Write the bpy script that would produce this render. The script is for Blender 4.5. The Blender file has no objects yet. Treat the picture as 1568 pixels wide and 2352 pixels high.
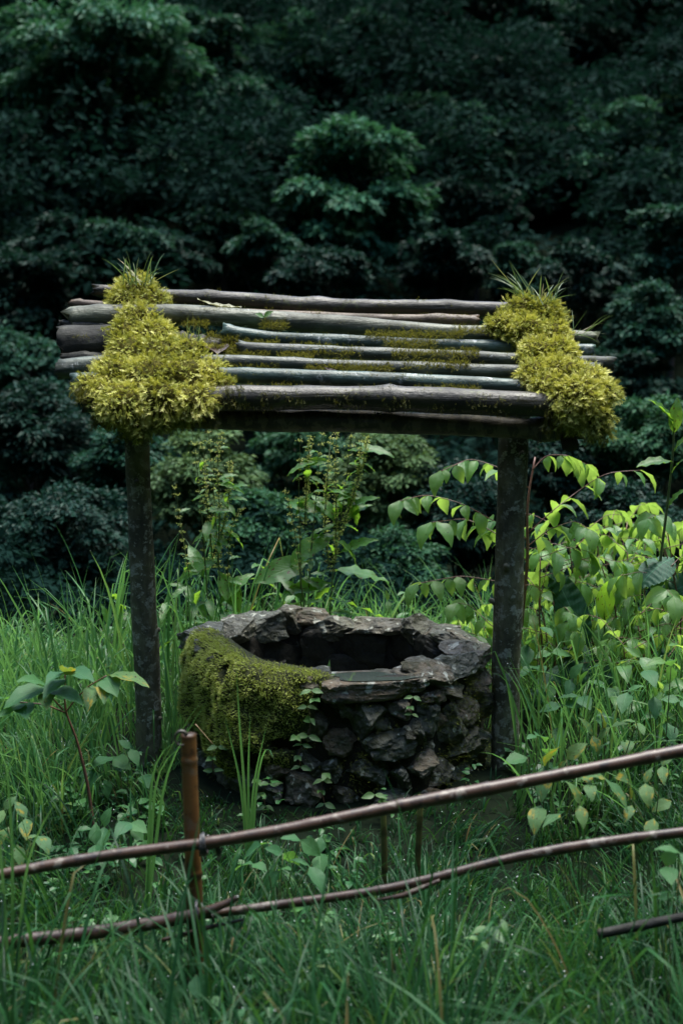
import bpy, bmesh, math
import numpy as np
from mathutils import Matrix, Vector

scene = bpy.context.scene
R = math.radians
# ------------------------------------------------------------------ camera, sky, sun, exposure
PITCH = 6.6
FPX = 2352 * 50 / 36.0
CAMZ = 1.6
cam = bpy.data.cameras.new('camera')
cam.lens = 50; cam.sensor_fit = 'VERTICAL'; cam.sensor_height = 36; cam.sensor_width = 24
cam.clip_start = 0.05; cam.clip_end = 800
cam.dof.use_dof = True; cam.dof.focus_distance = 5.35; cam.dof.aperture_fstop = 2.5
cam_o = bpy.data.objects.new('camera', cam); scene.collection.objects.link(cam_o)
cam_o.location = (0, 0, CAMZ); cam_o.rotation_euler = (R(90 - PITCH), 0, 0)
scene.camera = cam_o

SUN_EL, SUN_AZ = 78, 40          # azimuth measured from +Y (behind the hill), negative = towards -X
world = bpy.data.worlds.new('World'); scene.world = world; world.use_nodes = True
wn = world.node_tree
bg = wn.nodes.get('Background') or wn.nodes.new('ShaderNodeBackground')
sky = wn.nodes.new('ShaderNodeTexSky'); sky.sky_type = 'NISHITA'; sky.sun_disc = False
sky.sun_elevation = R(SUN_EL); sky.sun_rotation = R(SUN_AZ); sky.air_density = 1.0; sky.dust_density = 0.8; sky.ozone_density = 0.3
wn.links.new(sky.outputs[0], bg.inputs[0]); bg.inputs[1].default_value = 0.09
sun = bpy.data.lights.new('sun', 'SUN'); sun.energy = 1.5; sun.angle = R(38); sun.color = (1.0, 0.97, 0.88)
sun_o = bpy.data.objects.new('sun', sun); scene.collection.objects.link(sun_o)
sd = Vector((math.sin(R(SUN_AZ)) * math.cos(R(SUN_EL)), math.cos(R(SUN_AZ)) * math.cos(R(SUN_EL)), math.sin(R(SUN_EL))))
sun_o.rotation_euler = (-sd).to_track_quat('-Z', 'Y').to_euler(); sun_o.location = (-4, 8, 20)
vs = scene.view_settings
vs.view_transform = 'Standard'; vs.look = 'None'; vs.gamma = 1.0; vs.use_curve_mapping = False
vs.exposure = 2.45
cy = scene.cycles
cy.max_bounces = 6; cy.diffuse_bounces = 3; cy.glossy_bounces = 2; cy.transmission_bounces = 4; cy.transparent_max_bounces = 4
cy.use_denoising = True; cy.sample_clamp_indirect = 4
cy.caustics_reflective = False; cy.caustics_refractive = False

C = scene.collection
_p = R(PITCH); FW = np.array([0, math.cos(_p), -math.sin(_p)]); UP = np.array([0, math.sin(_p), math.cos(_p)])

def at(px, py, Y):
    """point of the place at depth Y that the photograph (measured at 1568 x 2352) shows at px, py"""
    d = np.array([(px - 784) / FPX, 0, 0]) + UP * ((1176 - py) / FPX) + FW
    return np.array([0, 0, CAMZ]) + d * (Y / d[1])

def pxm(n, Y):
    return n / FPX * Y

# ------------------------------------------------------------------ numpy helpers
def _hash(i, j, k, s):
    n = (i * 374761393 + j * 668265263 + k * 2147483647 + s * 1274126177) & 0xffffffff
    n = ((n ^ (n >> 13)) * 1274126177) & 0xffffffff
    return ((n ^ (n >> 16)) & 0xffff) / 65535.0

def vnoise(P, f=1.0, s=0):
    P = np.asarray(P, float) * f
    I = np.floor(P).astype(np.int64); F = P - I; F = F * F * (3 - 2 * F)
    r = 0
    for a in (0, 1):
        for b in (0, 1):
            for c in (0, 1):
                w = (F[..., 0] if a else 1 - F[..., 0]) * (F[..., 1] if b else 1 - F[..., 1]) * (F[..., 2] if c else 1 - F[..., 2])
                r = r + w * _hash(I[..., 0] + a, I[..., 1] + b, I[..., 2] + c, s)
    return r * 2 - 1

def fbm(P, f, s=0, o=3):
    r = 0; a = 1.0
    for k in range(o):
        r = r + a * vnoise(P, f, s + k * 7); f *= 2.03; a *= 0.5
    return r

def sstep(a, b, x):
    t = np.clip((np.asarray(x, float) - a) / (b - a), 0, 1)
    return t * t * (3 - 2 * t)

def nrm(v):
    v = np.asarray(v, float)
    return v / np.maximum(np.linalg.norm(v, axis=-1, keepdims=True), 1e-9)

class MB:
    def __init__(self):
        self.V = []; self.Q = []; self.T = []; self.A = []; self.n = 0
    def add(self, V, Q=None, T=None, a=0.5):
        V = np.asarray(V, float).reshape(-1, 3)
        if Q is not None and len(Q): self.Q.append(np.asarray(Q).reshape(-1, 4) + self.n)
        if T is not None and len(T): self.T.append(np.asarray(T).reshape(-1, 3) + self.n)
        self.V.append(V); self.A.append(np.broadcast_to(np.asarray(a, float), (len(V),)))
        self.n += len(V)
        return self
    def mesh(self, name, mat=None, smooth=True, origin=(0, 0, 0)):
        V = np.concatenate(self.V) - np.asarray(origin)
        Q = np.concatenate(self.Q) if self.Q else np.zeros((0, 4), int)
        T = np.concatenate(self.T) if self.T else np.zeros((0, 3), int)
        me = bpy.data.meshes.new(name)
        me.vertices.add(len(V)); me.vertices.foreach_set('co', V.astype(np.float32).ravel())
        loops = np.concatenate([Q.ravel(), T.ravel()]).astype(np.int32)
        me.loops.add(len(loops)); me.loops.foreach_set('vertex_index', loops)
        st = np.concatenate([np.arange(len(Q)) * 4, len(Q) * 4 + np.arange(len(T)) * 3]).astype(np.int32)
        me.polygons.add(len(st)); me.polygons.foreach_set('loop_start', st)
        me.polygons.foreach_set('use_smooth', np.full(len(st), smooth))
        at_ = me.attributes.new('rnd', 'FLOAT', 'POINT'); at_.data.foreach_set('value', np.concatenate(self.A).astype(np.float32))
        me.update(calc_edges=True)
        if mat: me.materials.append(mat)
        return me
    def obj(self, name, mat, parent=None, smooth=True):
        o_ = tuple(parent.location) if parent is not None else (0, 0, 0)
        if parent is not None and parent.parent is not None:
            o_ = tuple(np.array(parent.location) + np.array(parent.parent.location))
        o = bpy.data.objects.new(name, self.mesh(name, mat, smooth, o_)); C.objects.link(o)
        if parent is not None: o.parent = parent
        return o

def thing(name, label, cat, loc=(0, 0, 0), group=None):
    o = bpy.data.objects.new(name, None); C.objects.link(o); o.location = [float(v) for v in loc]; o.empty_display_size = 0.1
    return tag(o, label, cat, group)

def tag(o, label, cat=None, group=None, kind=None):
    if label: o['label'] = label
    if cat: o['category'] = cat
    if group: o['group'] = group
    if kind: o['kind'] = kind
    return o

def resample(P, n):
    P = np.asarray(P, float)
    d = np.r_[0, np.cumsum(np.linalg.norm(np.diff(P[:, :3], axis=0), axis=1))]
    t = np.linspace(0, d[-1], n)
    out = np.stack([np.interp(t, d, P[:, k]) for k in range(P.shape[1])], 1)
    k = max(1, n // 14)
    for _ in range(2):
        q = out.copy()
        for j in range(1, n - 1):
            a, b = max(0, j - k), min(n, j + k + 1); w = min(j - a, b - 1 - j)
            q[j] = out[j - w:j + w + 1].mean(0)
        out = q
    return out

def frames(P):
    T = nrm(np.gradient(P, axis=0))
    ref = np.array([0, 0, 1.0]) if abs(T[0][2]) < 0.9 else np.array([1.0, 0, 0])
    S = np.zeros_like(P); U = np.zeros_like(P); u = ref
    for i in range(len(P)):
        u = u - T[i] * np.dot(u, T[i]); u = u / max(np.linalg.norm(u), 1e-9)
        U[i] = u; S[i] = np.cross(T[i], u)
    return T, S, U

def tube(mb, P, r, sides=12, rough=0.0, f=20, seed=0, caps=True, a=0.5, ragged=0.0):
    P = np.asarray(P, float); n = len(P); r = np.broadcast_to(np.asarray(r, float), (n,))
    T, S, U = frames(P)
    an = np.arange(sides) * 2 * np.pi / sides
    ring = np.cos(an)[None, :, None] * S[:, None] + np.sin(an)[None, :, None] * U[:, None]
    rr = r[:, None] * np.ones(sides)[None]
    V = P[:, None] + ring * rr[..., None]
    if rough:
        q = V * np.array([0.35, 1, 1]) if abs(T[0][0]) > 0.6 else V * np.array([1, 1, 0.35])
        V = P[:, None] + ring * (rr * (1 + rough * fbm(q, f, seed, 3)))[..., None]
    if ragged:
        rg_ = np.random.default_rng(seed + 3)
        for e in (0, 1, n - 2, n - 1): V[e] = V[e] + T[e] * rg_.normal(0, ragged, (sides, 1)) + ring[e] * rg_.normal(0, ragged * 0.25, (sides, 1))
    i, j = np.meshgrid(np.arange(n - 1), np.arange(sides), indexing='ij'); j2 = (j + 1) % sides
    Q = np.stack([i * sides + j, i * sides + j2, (i + 1) * sides + j2, (i + 1) * sides + j], -1).reshape(-1, 4)
    V = V.reshape(-1, 3); Tt = None
    if caps:
        V = np.concatenate([V, [P[0] - T[0] * r[0] * 0.05, P[-1] + T[-1] * r[-1] * 0.05]])
        k = np.arange(sides); k2 = (k + 1) % sides; b = (n - 1) * sides
        Tt = np.concatenate([np.stack([k2, k, np.full(sides, n * sides)], 1), np.stack([b + k, b + k2, np.full(sides, n * sides + 1)], 1)])
    return mb.add(V, Q, Tt, a)

def ribbons(mb, rng, B, az, L, W, lean, bend, segs=6, kink=None, a=None, droop=0.0):
    """grass blades: base points, heading, length, width, lean and bend in radians"""
    n = len(B); B = np.asarray(B, float)
    h = np.stack([np.cos(az), np.sin(az), np.zeros(n)], 1)
    tw = rng.normal(0, 0.5, n)
    sx = np.stack([-np.sin(az + tw), np.cos(az + tw), rng.normal(0, 0.15, n)], 1)
    p = B.copy(); lv = []
    for s in range(segs + 1):
        t = s / segs
        ang = lean + bend * t ** 1.6
        if kink is not None:
            ang = ang + kink[0] * sstep(kink[1], kink[1] + 0.13, np.full(n, t))
        w = W * (0.55 + 1.2 * t) * (1 - t ** 2.2) if segs > 3 else W * (1 - t * 0.97)
        w = np.maximum(np.minimum(w, W), 0.0004)
        d = h * np.sin(ang)[:, None]; d[:, 2] = np.cos(ang)
        nv = np.cross(sx, d)
        lv.append(np.stack([p - sx * w[:, None] * 0.5, p + nv * w[:, None] * 0.22, p + sx * w[:, None] * 0.5], 1))
        if segs > 6 and s > 2: DEW.extend((p + [0, -0.003, 0.002])[rng.random(n) < 0.06])
        p = p + d * (L / segs)[:, None]
    V = np.stack(lv, 1)                      # n, segs+1, 3, 3
    m = (segs + 1) * 3
    q = np.array([[3 * s + o, 3 * s + o + 1, 3 * s + o + 4, 3 * s + o + 3] for s in range(segs) for o in (0, 1)])
    Q = (np.arange(n)[:, None, None] * m + q[None]).reshape(-1, 4)
    if a is None: a = rng.random(n)
    return mb.add(V.reshape(-1, 3), Q, None, np.repeat(a, m))

def leaf_cards(mb, P, D, N, L, W, fold=0.2, a=None, rng=None):
    D = nrm(D); S = nrm(np.cross(D, N)); N = np.cross(S, D); n = len(P)
    L = np.broadcast_to(L, (n,))[:, None]; W = np.broadcast_to(W, (n,))[:, None]
    m = P + D * L * 0.42
    V = np.stack([P, m + S * W * 0.5 + N * W * fold, P + D * L - N * L * 0.1, m - S * W * 0.5 + N * W * fold], 1)
    k = np.arange(n)[:, None] * 4
    T = np.concatenate([k + np.array([[0, 1, 2]]), k + np.array([[0, 2, 3]])])
    if a is None: a = rng.random(n)
    return mb.add(V.reshape(-1, 3), None, T, np.repeat(a, 4))

# ------------------------------------------------------------------ materials
class NT:
    def __init__(self, name):
        self.m = bpy.data.materials.new(name); self.m.use_nodes = True
        self.t = self.m.node_tree; self.t.nodes.clear()
    def n(self, typ, ins=None, **kw):
        x = self.t.nodes.new('ShaderNode' + typ)
        for k, v in kw.items(): setattr(x, k, v)
        for k, v in (ins or {}).items(): self.set(x.inputs[k], v)
        return x
    def set(self, sock, v):
        if isinstance(v, bpy.types.NodeSocket): self.t.links.new(v, sock)
        elif isinstance(v, bpy.types.Node): self.t.links.new(v.outputs[0], sock)
        else:
            if sock.type == 'RGBA' and len(v) == 3: v = (*v, 1)
            sock.default_value = v
    def ramp(self, fac, stops, interp='LINEAR'):
        x = self.n('ValToRGB'); self.set(x.inputs[0], fac); e = x.color_ramp.elements; x.color_ramp.interpolation = interp
        while len(e) < len(stops): e.new(0.5)
        for el, (p, c) in zip(e, stops):
            el.position = p; el.color = (c, c, c, 1) if isinstance(c, (int, float)) else (*c, 1)
        return x.outputs[0]
    def mix(self, f, a, b, blend='MIX'):
        x = self.n('Mix', data_type='RGBA', blend_type=blend)
        self.set(x.inputs[0], f); self.set(x.inputs[6], a); self.set(x.inputs[7], b)
        return x.outputs[2]
    def math(self, op, a, b=0.0):
        x = self.n('Math', operation=op); self.set(x.inputs[0], a); self.set(x.inputs[1], b); return x.outputs[0]
    def noise(self, vec, scale, detail=4, rough=0.55, dist=0.0):
        x = self.n('TexNoise', {'Scale': scale, 'Detail': detail, 'Roughness': rough, 'Distortion': dist})
        if vec is not None: self.set(x.inputs['Vector'], vec)
        return x.outputs[0]
    def coord(self, scale=(1, 1, 1), kind='Object', objrand=True):
        tc = self.n('TexCoord'); v = tc.outputs[kind]
        if objrand:
            oi = self.n('ObjectInfo'); sc = self.n('VectorMath', operation='SCALE'); 
            cb = self.n('CombineXYZ', {0: oi.outputs['Random'], 1: oi.outputs['Random'], 2: oi.outputs['Random']})
            self.set(sc.inputs[0], cb); sc.inputs['Scale'].default_value = 37.0
            ad = self.n('VectorMath', operation='ADD'); self.set(ad.inputs[0], v); self.set(ad.inputs[1], sc.outputs[0]); v = ad.outputs[0]
        mp = self.n('Mapping'); self.set(mp.inputs[0], v); mp.inputs['Scale'].default_value = scale
        return mp.outputs[0]
    def out(self, col, rough=0.5, bump=None, bstr=0.3, bdist=0.01, spec=0.5, transl=None, tfac=0.4, coat=0.0):
        p = self.n('BsdfPrincipled'); self.set(p.inputs['Base Color'], col); self.set(p.inputs['Roughness'], rough)
        self.set(p.inputs['Specular IOR Level'], spec)
        if coat: p.inputs['Coat Weight'].default_value = coat; p.inputs['Coat Roughness'].default_value = 0.12
        if bump is not None:
            b = self.n('Bump', {'Strength': bstr, 'Distance': bdist, 'Height': bump}); self.set(p.inputs['Normal'], b.outputs[0])
        s = p.outputs[0]
        if transl is not None:
            t = self.n('BsdfTranslucent'); self.set(t.inputs[0], transl)
            x = self.n('MixShader'); self.set(x.inputs[0], tfac); self.set(x.inputs[1], s); self.set(x.inputs[2], t.outputs[0]); s = x.outputs[0]
        o = self.n('OutputMaterial'); self.set(o.inputs[0], s)
        return self.m

def attr(k, name='rnd'):
    return k.n('Attribute', attribute_name=name).outputs['Fac']

def wood_mat(name, dark, light, grain=(3, 40, 40), lichen=0.3, moss=0.3, rough=0.42, lich_col=(0.34, 0.37, 0.36), bark=0.0, lscale=14, mossc=(0.05, 0.06, 0.012)):
    dark, light = [(c[0] * 0.84, c[1] * 1.04, c[2] * 0.98) for c in (dark, light)]
    k = NT(name); v = k.coord(grain); v2 = k.coord((1, 1, 1))
    g = k.noise(v, 1.0, 6, 0.62, 0.4); big = k.noise(v2, 7, 3)
    c = k.mix(k.ramp(g, [(0.32, 0.0), (0.68, 1.0)]), dark, light)
    c = k.mix(k.ramp(big, [(0.42, 0.0), (0.6, 0.75)]), c, tuple(x * 0.55 for x in dark))
    if bark:
        bk = k.noise(k.coord((9, 9, 5)), 3.2, 5, 0.6, 0.3)
        c = k.mix(k.ramp(bk, [(0.5, 0.0), (0.56, bark)]), c, tuple(x * 1.7 for x in light))
    if lichen:
        l = k.noise(v2, lscale, 7, 0.68, 0.2); fine = k.noise(v2, 120, 3)
        lf = k.math('MULTIPLY', k.ramp(l, [(0.66 - lichen * 0.2, 0.0), (0.70 - lichen * 0.2, 1.0)]), k.ramp(fine, [(0.3, 0.35), (0.6, 1.0)]))
        lf = k.math('MULTIPLY', lf, k.ramp(k.noise(v2, 6, 3), [(0.36, 0.25), (0.55, 1.0)]))
        c = k.mix(lf, c, lich_col)
    if moss:
        mm = k.noise(v2, 19, 5, 0.7)
        c = k.mix(k.ramp(mm, [(0.66 - moss * 0.25, 0.0), (0.74 - moss * 0.2, 0.85)]), c, mossc)
    rg = k.ramp(big, [(0.3, rough + 0.02), (0.7, rough + 0.25)])
    h = k.math('ADD', g, k.math('MULTIPLY', k.noise(v2, 60, 4), 0.6))
    return k.out(c, rg, h, 0.55, 0.008, 0.5)

M = {}
M['post_bark'] = wood_mat('post_bark', (0.058, 0.046, 0.027), (0.19, 0.152, 0.090), (34, 34, 12), 0.66, 0.25, 0.6, (0.30, 0.31, 0.25), lscale=30)
M['pole_grey'] = wood_mat('pole_grey', (0.055, 0.049, 0.033), (0.18, 0.16, 0.112), (4, 50, 50), 0.15, 0.28)
M['pole_green'] = wood_mat('pole_green', (0.032, 0.052, 0.045), (0.088, 0.125, 0.108), (3, 34, 34), 0.42, 0.18, 0.36, (0.42, 0.46, 0.45), lscale=13)
M['pole_slate'] = wood_mat('pole_slate', (0.036, 0.037, 0.031), (0.14, 0.135, 0.108), (4, 44, 44), 0.25, 0.28, 0.38)
M['pole_dark'] = wood_mat('pole_dark', (0.012, 0.009, 0.005), (0.050, 0.035, 0.018), (3, 44, 44), 0.0, 0.34, 0.36)
M['pole_red'] = wood_mat('pole_red', (0.075, 0.040, 0.026), (0.16, 0.092, 0.062), (4, 44, 44), 0.0, 0.22, 0.45)
M['log_black'] = wood_mat('log_black', (0.006, 0.006, 0.004), (0.030, 0.025, 0.017), (8, 40, 40), 0.0, 0.3, 0.6)
M['beam_bark'] = wood_mat('beam_bark', (0.022, 0.016, 0.009), (0.070, 0.050, 0.030), (4, 40, 40), 0.0, 0.25, 0.45, bark=0.8)

def stone_mat():
    k = NT('stone'); v = k.coord((1, 1, 1)); r = k.n('ObjectInfo').outputs['Random']
    base = k.ramp(r, [(0.0, (0.080, 0.092, 0.072)), (0.25, (0.150, 0.142, 0.096)), (0.5, (0.100, 0.115, 0.092)), (0.7, (0.185, 0.130, 0.078)), (1.0, (0.130, 0.142, 0.108))])
    n1 = k.noise(v, 17, 6, 0.68, 0.8); n2 = k.noise(v, 60, 5, 0.7); vo = k.n('TexVoronoi', {'Vector': v, 'Scale': 24.0}, feature='F1')
    c = k.mix(k.ramp(n1, [(0.40, 0.0), (0.64, 0.85)]), base, (0.016, 0.018, 0.013))
    c = k.mix(k.ramp(n2, [(0.50, 0.0), (0.70, 0.7)]), c, (0.175, 0.182, 0.142))
    l = k.noise(v, 24, 4, 0.5, 0.3)
    c = k.mix(k.ramp(l, [(0.615, 0.0), (0.64, 0.9)]), c, (0.42, 0.44, 0.37))
    g = k.noise(v, 11, 5, 0.7)
    c = k.mix(k.ramp(g, [(0.53, 0.0), (0.63, 0.8)]), c, (0.032, 0.036, 0.009))
    h = k.math('ADD', k.math('ADD', k.math('MULTIPLY', n1, 1.3), k.math('MULTIPLY', n2, 0.6)), k.math('MULTIPLY', vo.outputs[0], 0.9))
    return k.out(c, k.ramp(n1, [(0.3, 0.30), (0.7, 0.6)]), h, 0.9, 0.02, 0.5)
M['stone'] = stone_mat()
def simple(name, a, b, scale=30, rough=0.6, bstr=0.4, spec=0.5):
    k = NT(name); v = k.coord((1, 1, 1)); n = k.noise(v, scale, 5, 0.65)
    return k.out(k.mix(k.ramp(n, [(0.35, 0.0), (0.65, 1.0)]), a, b), rough, n, bstr, 0.01, spec)
M['stone_wet_shade'] = simple('stone_wet_shade', (0.007, 0.008, 0.006), (0.026, 0.026, 0.018), 22, 0.6, 0.9, 0.3)  # wet inner stones, with the shade under the roof put into their dark colour
M['mortar'] = simple('mortar', (0.007, 0.007, 0.005), (0.022, 0.020, 0.015), 30, 0.7, 0.8, 0.25)
M['soil'] = simple('soil', (0.004, 0.008, 0.005), (0.011, 0.017, 0.009), 6, 0.95, 0.4, 0.03)
M['wire'] = simple('wire', (0.02, 0.02, 0.02), (0.05, 0.05, 0.05), 40, 0.35)

def moss_mat(name, stops, tc, tf=0.35, rough=0.6):
    k = NT(name); c = k.ramp(attr(k), stops)
    return k.out(c, rough, None, spec=0.3, transl=k.mix(0.6, c, tc), tfac=tf)
M['moss_gold'] = moss_mat('moss_gold', [(0.0, (0.030, 0.040, 0.005)), (0.2, (0.075, 0.105, 0.012)), (0.42, (0.29, 0.33, 0.045)), (0.66, (0.57, 0.58, 0.13)), (0.86, (0.80, 0.79, 0.29)), (0.95, (0.52, 0.35, 0.10)), (1.0, (0.22, 0.12, 0.03))], (0.5, 0.45, 0.05), 0.25)
M['moss_cushion'] = simple('moss_cushion', (0.022, 0.024, 0.004), (0.10, 0.088, 0.016), 60, 0.95, 0.8, 0.1)
M['moss_green'] = moss_mat('moss_green', [(0.0, (0.022, 0.032, 0.004)), (0.25, (0.10, 0.13, 0.014)), (0.5, (0.44, 0.52, 0.10)), (1.0, (0.68, 0.74, 0.25))], (0.4, 0.46, 0.04), 0.3)
M['moss_base'] = simple('moss_base', (0.014, 0.018, 0.004), (0.05, 0.056, 0.010), 70, 0.9, 0.8)
M['moss_bits'] = moss_mat('moss_bits', [(0.0, (0.035, 0.045, 0.006)), (0.6, (0.15, 0.14, 0.02)), (1.0, (0.30, 0.24, 0.05))], (0.3, 0.3, 0.04))

def grass_mat(name, stops, tcol, tf=0.32, rough=0.36, spec=0.3):
    k = NT(name); c = k.ramp(attr(k), stops)
    n = k.noise(k.coord((1, 1, 1), objrand=False), 3, 3); c = k.mix(k.ramp(n, [(0.3, 0.0), (0.7, 0.5)]), c, (0.028, 0.085, 0.030))
    return k.out(c, rough, None, spec=spec, transl=k.mix(0.5, c, tcol), tfac=tf)
G_STOPS = [(0.0, (0.003, 0.024, 0.011)), (0.35, (0.007, 0.052, 0.020)), (0.75, (0.032, 0.140, 0.040)), (0.95, (0.085, 0.20, 0.038)), (0.985, (0.20, 0.17, 0.06)), (1.0, (0.24, 0.16, 0.07))]
M['grass'] = grass_mat('grass', [(p_, tuple(0.82 * x for x in c_)) for p_, c_ in G_STOPS], (0.08, 0.24, 0.03), 0.32, 0.42, 0.18)
M['grass_tall'] = grass_mat('grass_tall', [(0.0, (0.030, 0.125, 0.042)), (0.5, (0.066, 0.215, 0.066)), (0.85, (0.15, 0.32, 0.09)), (0.97, (0.20, 0.33, 0.07)), (1.0, (0.34, 0.26, 0.08))], (0.20, 0.44, 0.08), 0.45)
M['cover'] = grass_mat('cover', [(0.0, (0.014, 0.070, 0.026)), (0.5, (0.030, 0.120, 0.040)), (0.9, (0.075, 0.19, 0.05)), (1.0, (0.2, 0.2, 0.05))], (0.10, 0.26, 0.03), 0.25, 0.4)
k = NT('drop'); M['drop'] = k.out((0.75, 0.8, 0.8), 0.05, spec=1.0)
DEW = []
M['straw'] = simple('straw', (0.30, 0.20, 0.10), (0.42, 0.30, 0.17), 40, 0.5)
M['grass_roof'] = grass_mat('grass_roof', [(0.0, (0.05, 0.11, 0.04)), (0.7, (0.13, 0.20, 0.07)), (1.0, (0.30, 0.25, 0.12))], (0.2, 0.3, 0.06))

def leaf_mat(name, a, b, tc, tf=0.42, rough=0.38, spots=0.0, yellow=0.0, vein=0.5, spec=0.5, spotc=(0.05, 0.03, 0.008)):
    k = NT(name); uv = k.n('TexCoord').outputs['UV']; r = k.n('ObjectInfo').outputs['Random']
    c = k.mix(r, a, b)
    sx = k.n('SeparateXYZ'); k.set(sx.inputs[0], uv)
    ax = k.math('ABSOLUTE', k.math('SUBTRACT', sx.outputs[0], 0.5))
    ang = k.math('SUBTRACT', k.math('MULTIPLY', sx.outputs[1], 11.0), k.math('MULTIPLY', ax, 9.0))
    fr = k.math('ABSOLUTE', k.math('SUBTRACT', k.math('FRACT', ang), 0.5))
    side = k.ramp(fr, [(0.0, 1.0), (0.12, 0.0)])
    mid = k.ramp(ax, [(0.0, 1.0), (0.035, 0.0)])
    vn = k.math('MAXIMUM', mid, k.math('MULTIPLY', side, 0.5))
    c2 = k.mix(k.math('MULTIPLY', vn, vein), c, tuple(min(1, x * 1.9 + 0.02) for x in b))
    tcol = k.mix(k.math('MULTIPLY', vn, 0.45), tc, tuple(x * 0.35 for x in tc))
    ob = k.coord((1, 1, 1), 'UV')
    if yellow:
        y = k.noise(ob, 2.2, 4, 0.6); yf = k.ramp(y, [(0.62 - yellow * 0.2, 0.0), (0.70 - yellow * 0.2, 0.9)])
        c2 = k.mix(yf, c2, (0.30, 0.24, 0.03)); tcol = k.mix(yf, tcol, (0.5, 0.38, 0.03))
    if spots:
        s = k.noise(ob, 9.0, 2, 0.5, 0.2); sf = k.ramp(s, [(0.72 - spots * 0.12, 0.0), (0.75 - spots * 0.12, 1.0)])
        c2 = k.mix(sf, c2, spotc); tcol = k.mix(sf, tcol, spotc)
    h = k.math('SUBTRACT', k.math('MULTIPLY', k.noise(ob, 14, 3), 0.5), vn)
    return k.out(c2, rough, h, 0.35, 0.004, spec, transl=tcol, tfac=tf)
M['shrub_leaf'] = leaf_mat('shrub_leaf', (0.070, 0.19, 0.065), (0.12, 0.25, 0.070), (0.36, 0.58, 0.08), 0.46, 0.36, 0.15)
M['dock_leaf'] = leaf_mat('dock_leaf', (0.055, 0.16, 0.045), (0.085, 0.21, 0.05), (0.26, 0.50, 0.035), 0.48, 0.36, 0.7, spotc=(0.09, 0.045, 0.01))
M['dock_dark'] = leaf_mat('dock_dark', (0.022, 0.085, 0.050), (0.030, 0.105, 0.055), (0.06, 0.17, 0.04), 0.22, 0.55, 0.0, vein=0.9, spec=0.3)
M['weed_leaf'] = leaf_mat('weed_leaf', (0.038, 0.125, 0.055), (0.060, 0.165, 0.055), (0.14, 0.34, 0.05), 0.38, 0.5, spec=0.25)
M['herb_leaf'] = leaf_mat('herb_leaf', (0.060, 0.155, 0.050), (0.095, 0.20, 0.055), (0.22, 0.40, 0.05), 0.35, 0.4)
M['spotted_leaf'] = leaf_mat('spotted_leaf', (0.050, 0.135, 0.055), (0.085, 0.17, 0.055), (0.25, 0.36, 0.04), 0.35, 0.55, 0.5, 0.3, spec=0.2)
M['pale_leaf'] = leaf_mat('pale_leaf', (0.36, 0.36, 0.22), (0.42, 0.42, 0.28), (0.4, 0.4, 0.2), 0.2, 0.4)
M['brown_leaf'] = leaf_mat('brown_leaf', (0.035, 0.018, 0.014), (0.05, 0.025, 0.018), (0.08, 0.03, 0.02), 0.1, 0.35)
def stem_mat(name, a, b):
    return simple(name, a, b, 25, 0.45, 0.2)
M['stem_red'] = stem_mat('stem_red', (0.10, 0.045, 0.035), (0.17, 0.085, 0.06))
M['stem_green'] = stem_mat('stem_green', (0.05, 0.09, 0.03), (0.10, 0.13, 0.045))
M['stem_dark'] = stem_mat('stem_dark', (0.02, 0.025, 0.015), (0.05, 0.045, 0.03))
k = NT('seed'); M['seed'] = k.out(k.ramp(attr(k), [(0, (0.22, 0.34, 0.06)), (0.6, (0.46, 0.56, 0.17)), (1, (0.55, 0.48, 0.18))]), 0.6, transl=(0.5, 0.55, 0.14), tfac=0.4)

def forest_mat(name, a, b, c, tc, tf=0.2, rough=0.5, sp=0.12, kf=0.92):
    a, b, c, tc = [tuple(x * kf for x in q) for q in (a, b, c, tc)]
    k = NT(name); r = k.n('ObjectInfo').outputs['Random']
    col = k.ramp(attr(k), [(0.0, a), (0.6, b), (1.0, c)])
    col = k.mix(k.math('MULTIPLY', r, 0.35), col, tuple(x * 0.6 for x in b))
    return k.out(col, rough, None, spec=sp, transl=k.mix(0.5, col, tc), tfac=tf)
M['forest_dark'] = forest_mat('forest_dark', (0.006, 0.030, 0.022), (0.010, 0.045, 0.032), (0.016, 0.062, 0.040), (0.02, 0.07, 0.03))
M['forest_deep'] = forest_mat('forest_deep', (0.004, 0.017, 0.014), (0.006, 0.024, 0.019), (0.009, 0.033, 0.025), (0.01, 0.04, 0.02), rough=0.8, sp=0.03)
M['forest_mid'] = forest_mat('forest_mid', (0.012, 0.062, 0.044), (0.021, 0.090, 0.058), (0.034, 0.120, 0.070), (0.05, 0.14, 0.04))
M['forest_light'] = forest_mat('forest_light', (0.022, 0.110, 0.066), (0.038, 0.155, 0.088), (0.066, 0.205, 0.105), (0.09, 0.26, 0.06))
M['forest_olive'] = forest_mat('forest_olive', (0.035, 0.088, 0.034), (0.065, 0.140, 0.050), (0.11, 0.19, 0.065), (0.14, 0.24, 0.05))
M['bush_green'] = forest_mat('bush_green', (0.020, 0.085, 0.045), (0.036, 0.125, 0.060), (0.062, 0.165, 0.075), (0.08, 0.22, 0.05))
M['bush_olive'] = forest_mat('bush_olive', (0.045, 0.105, 0.042), (0.085, 0.165, 0.062), (0.14, 0.22, 0.08), (0.18, 0.28, 0.06))
M['trunk'] = simple('trunk', (0.016, 0.013, 0.010), (0.05, 0.042, 0.034), 20, 0.7)

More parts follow.
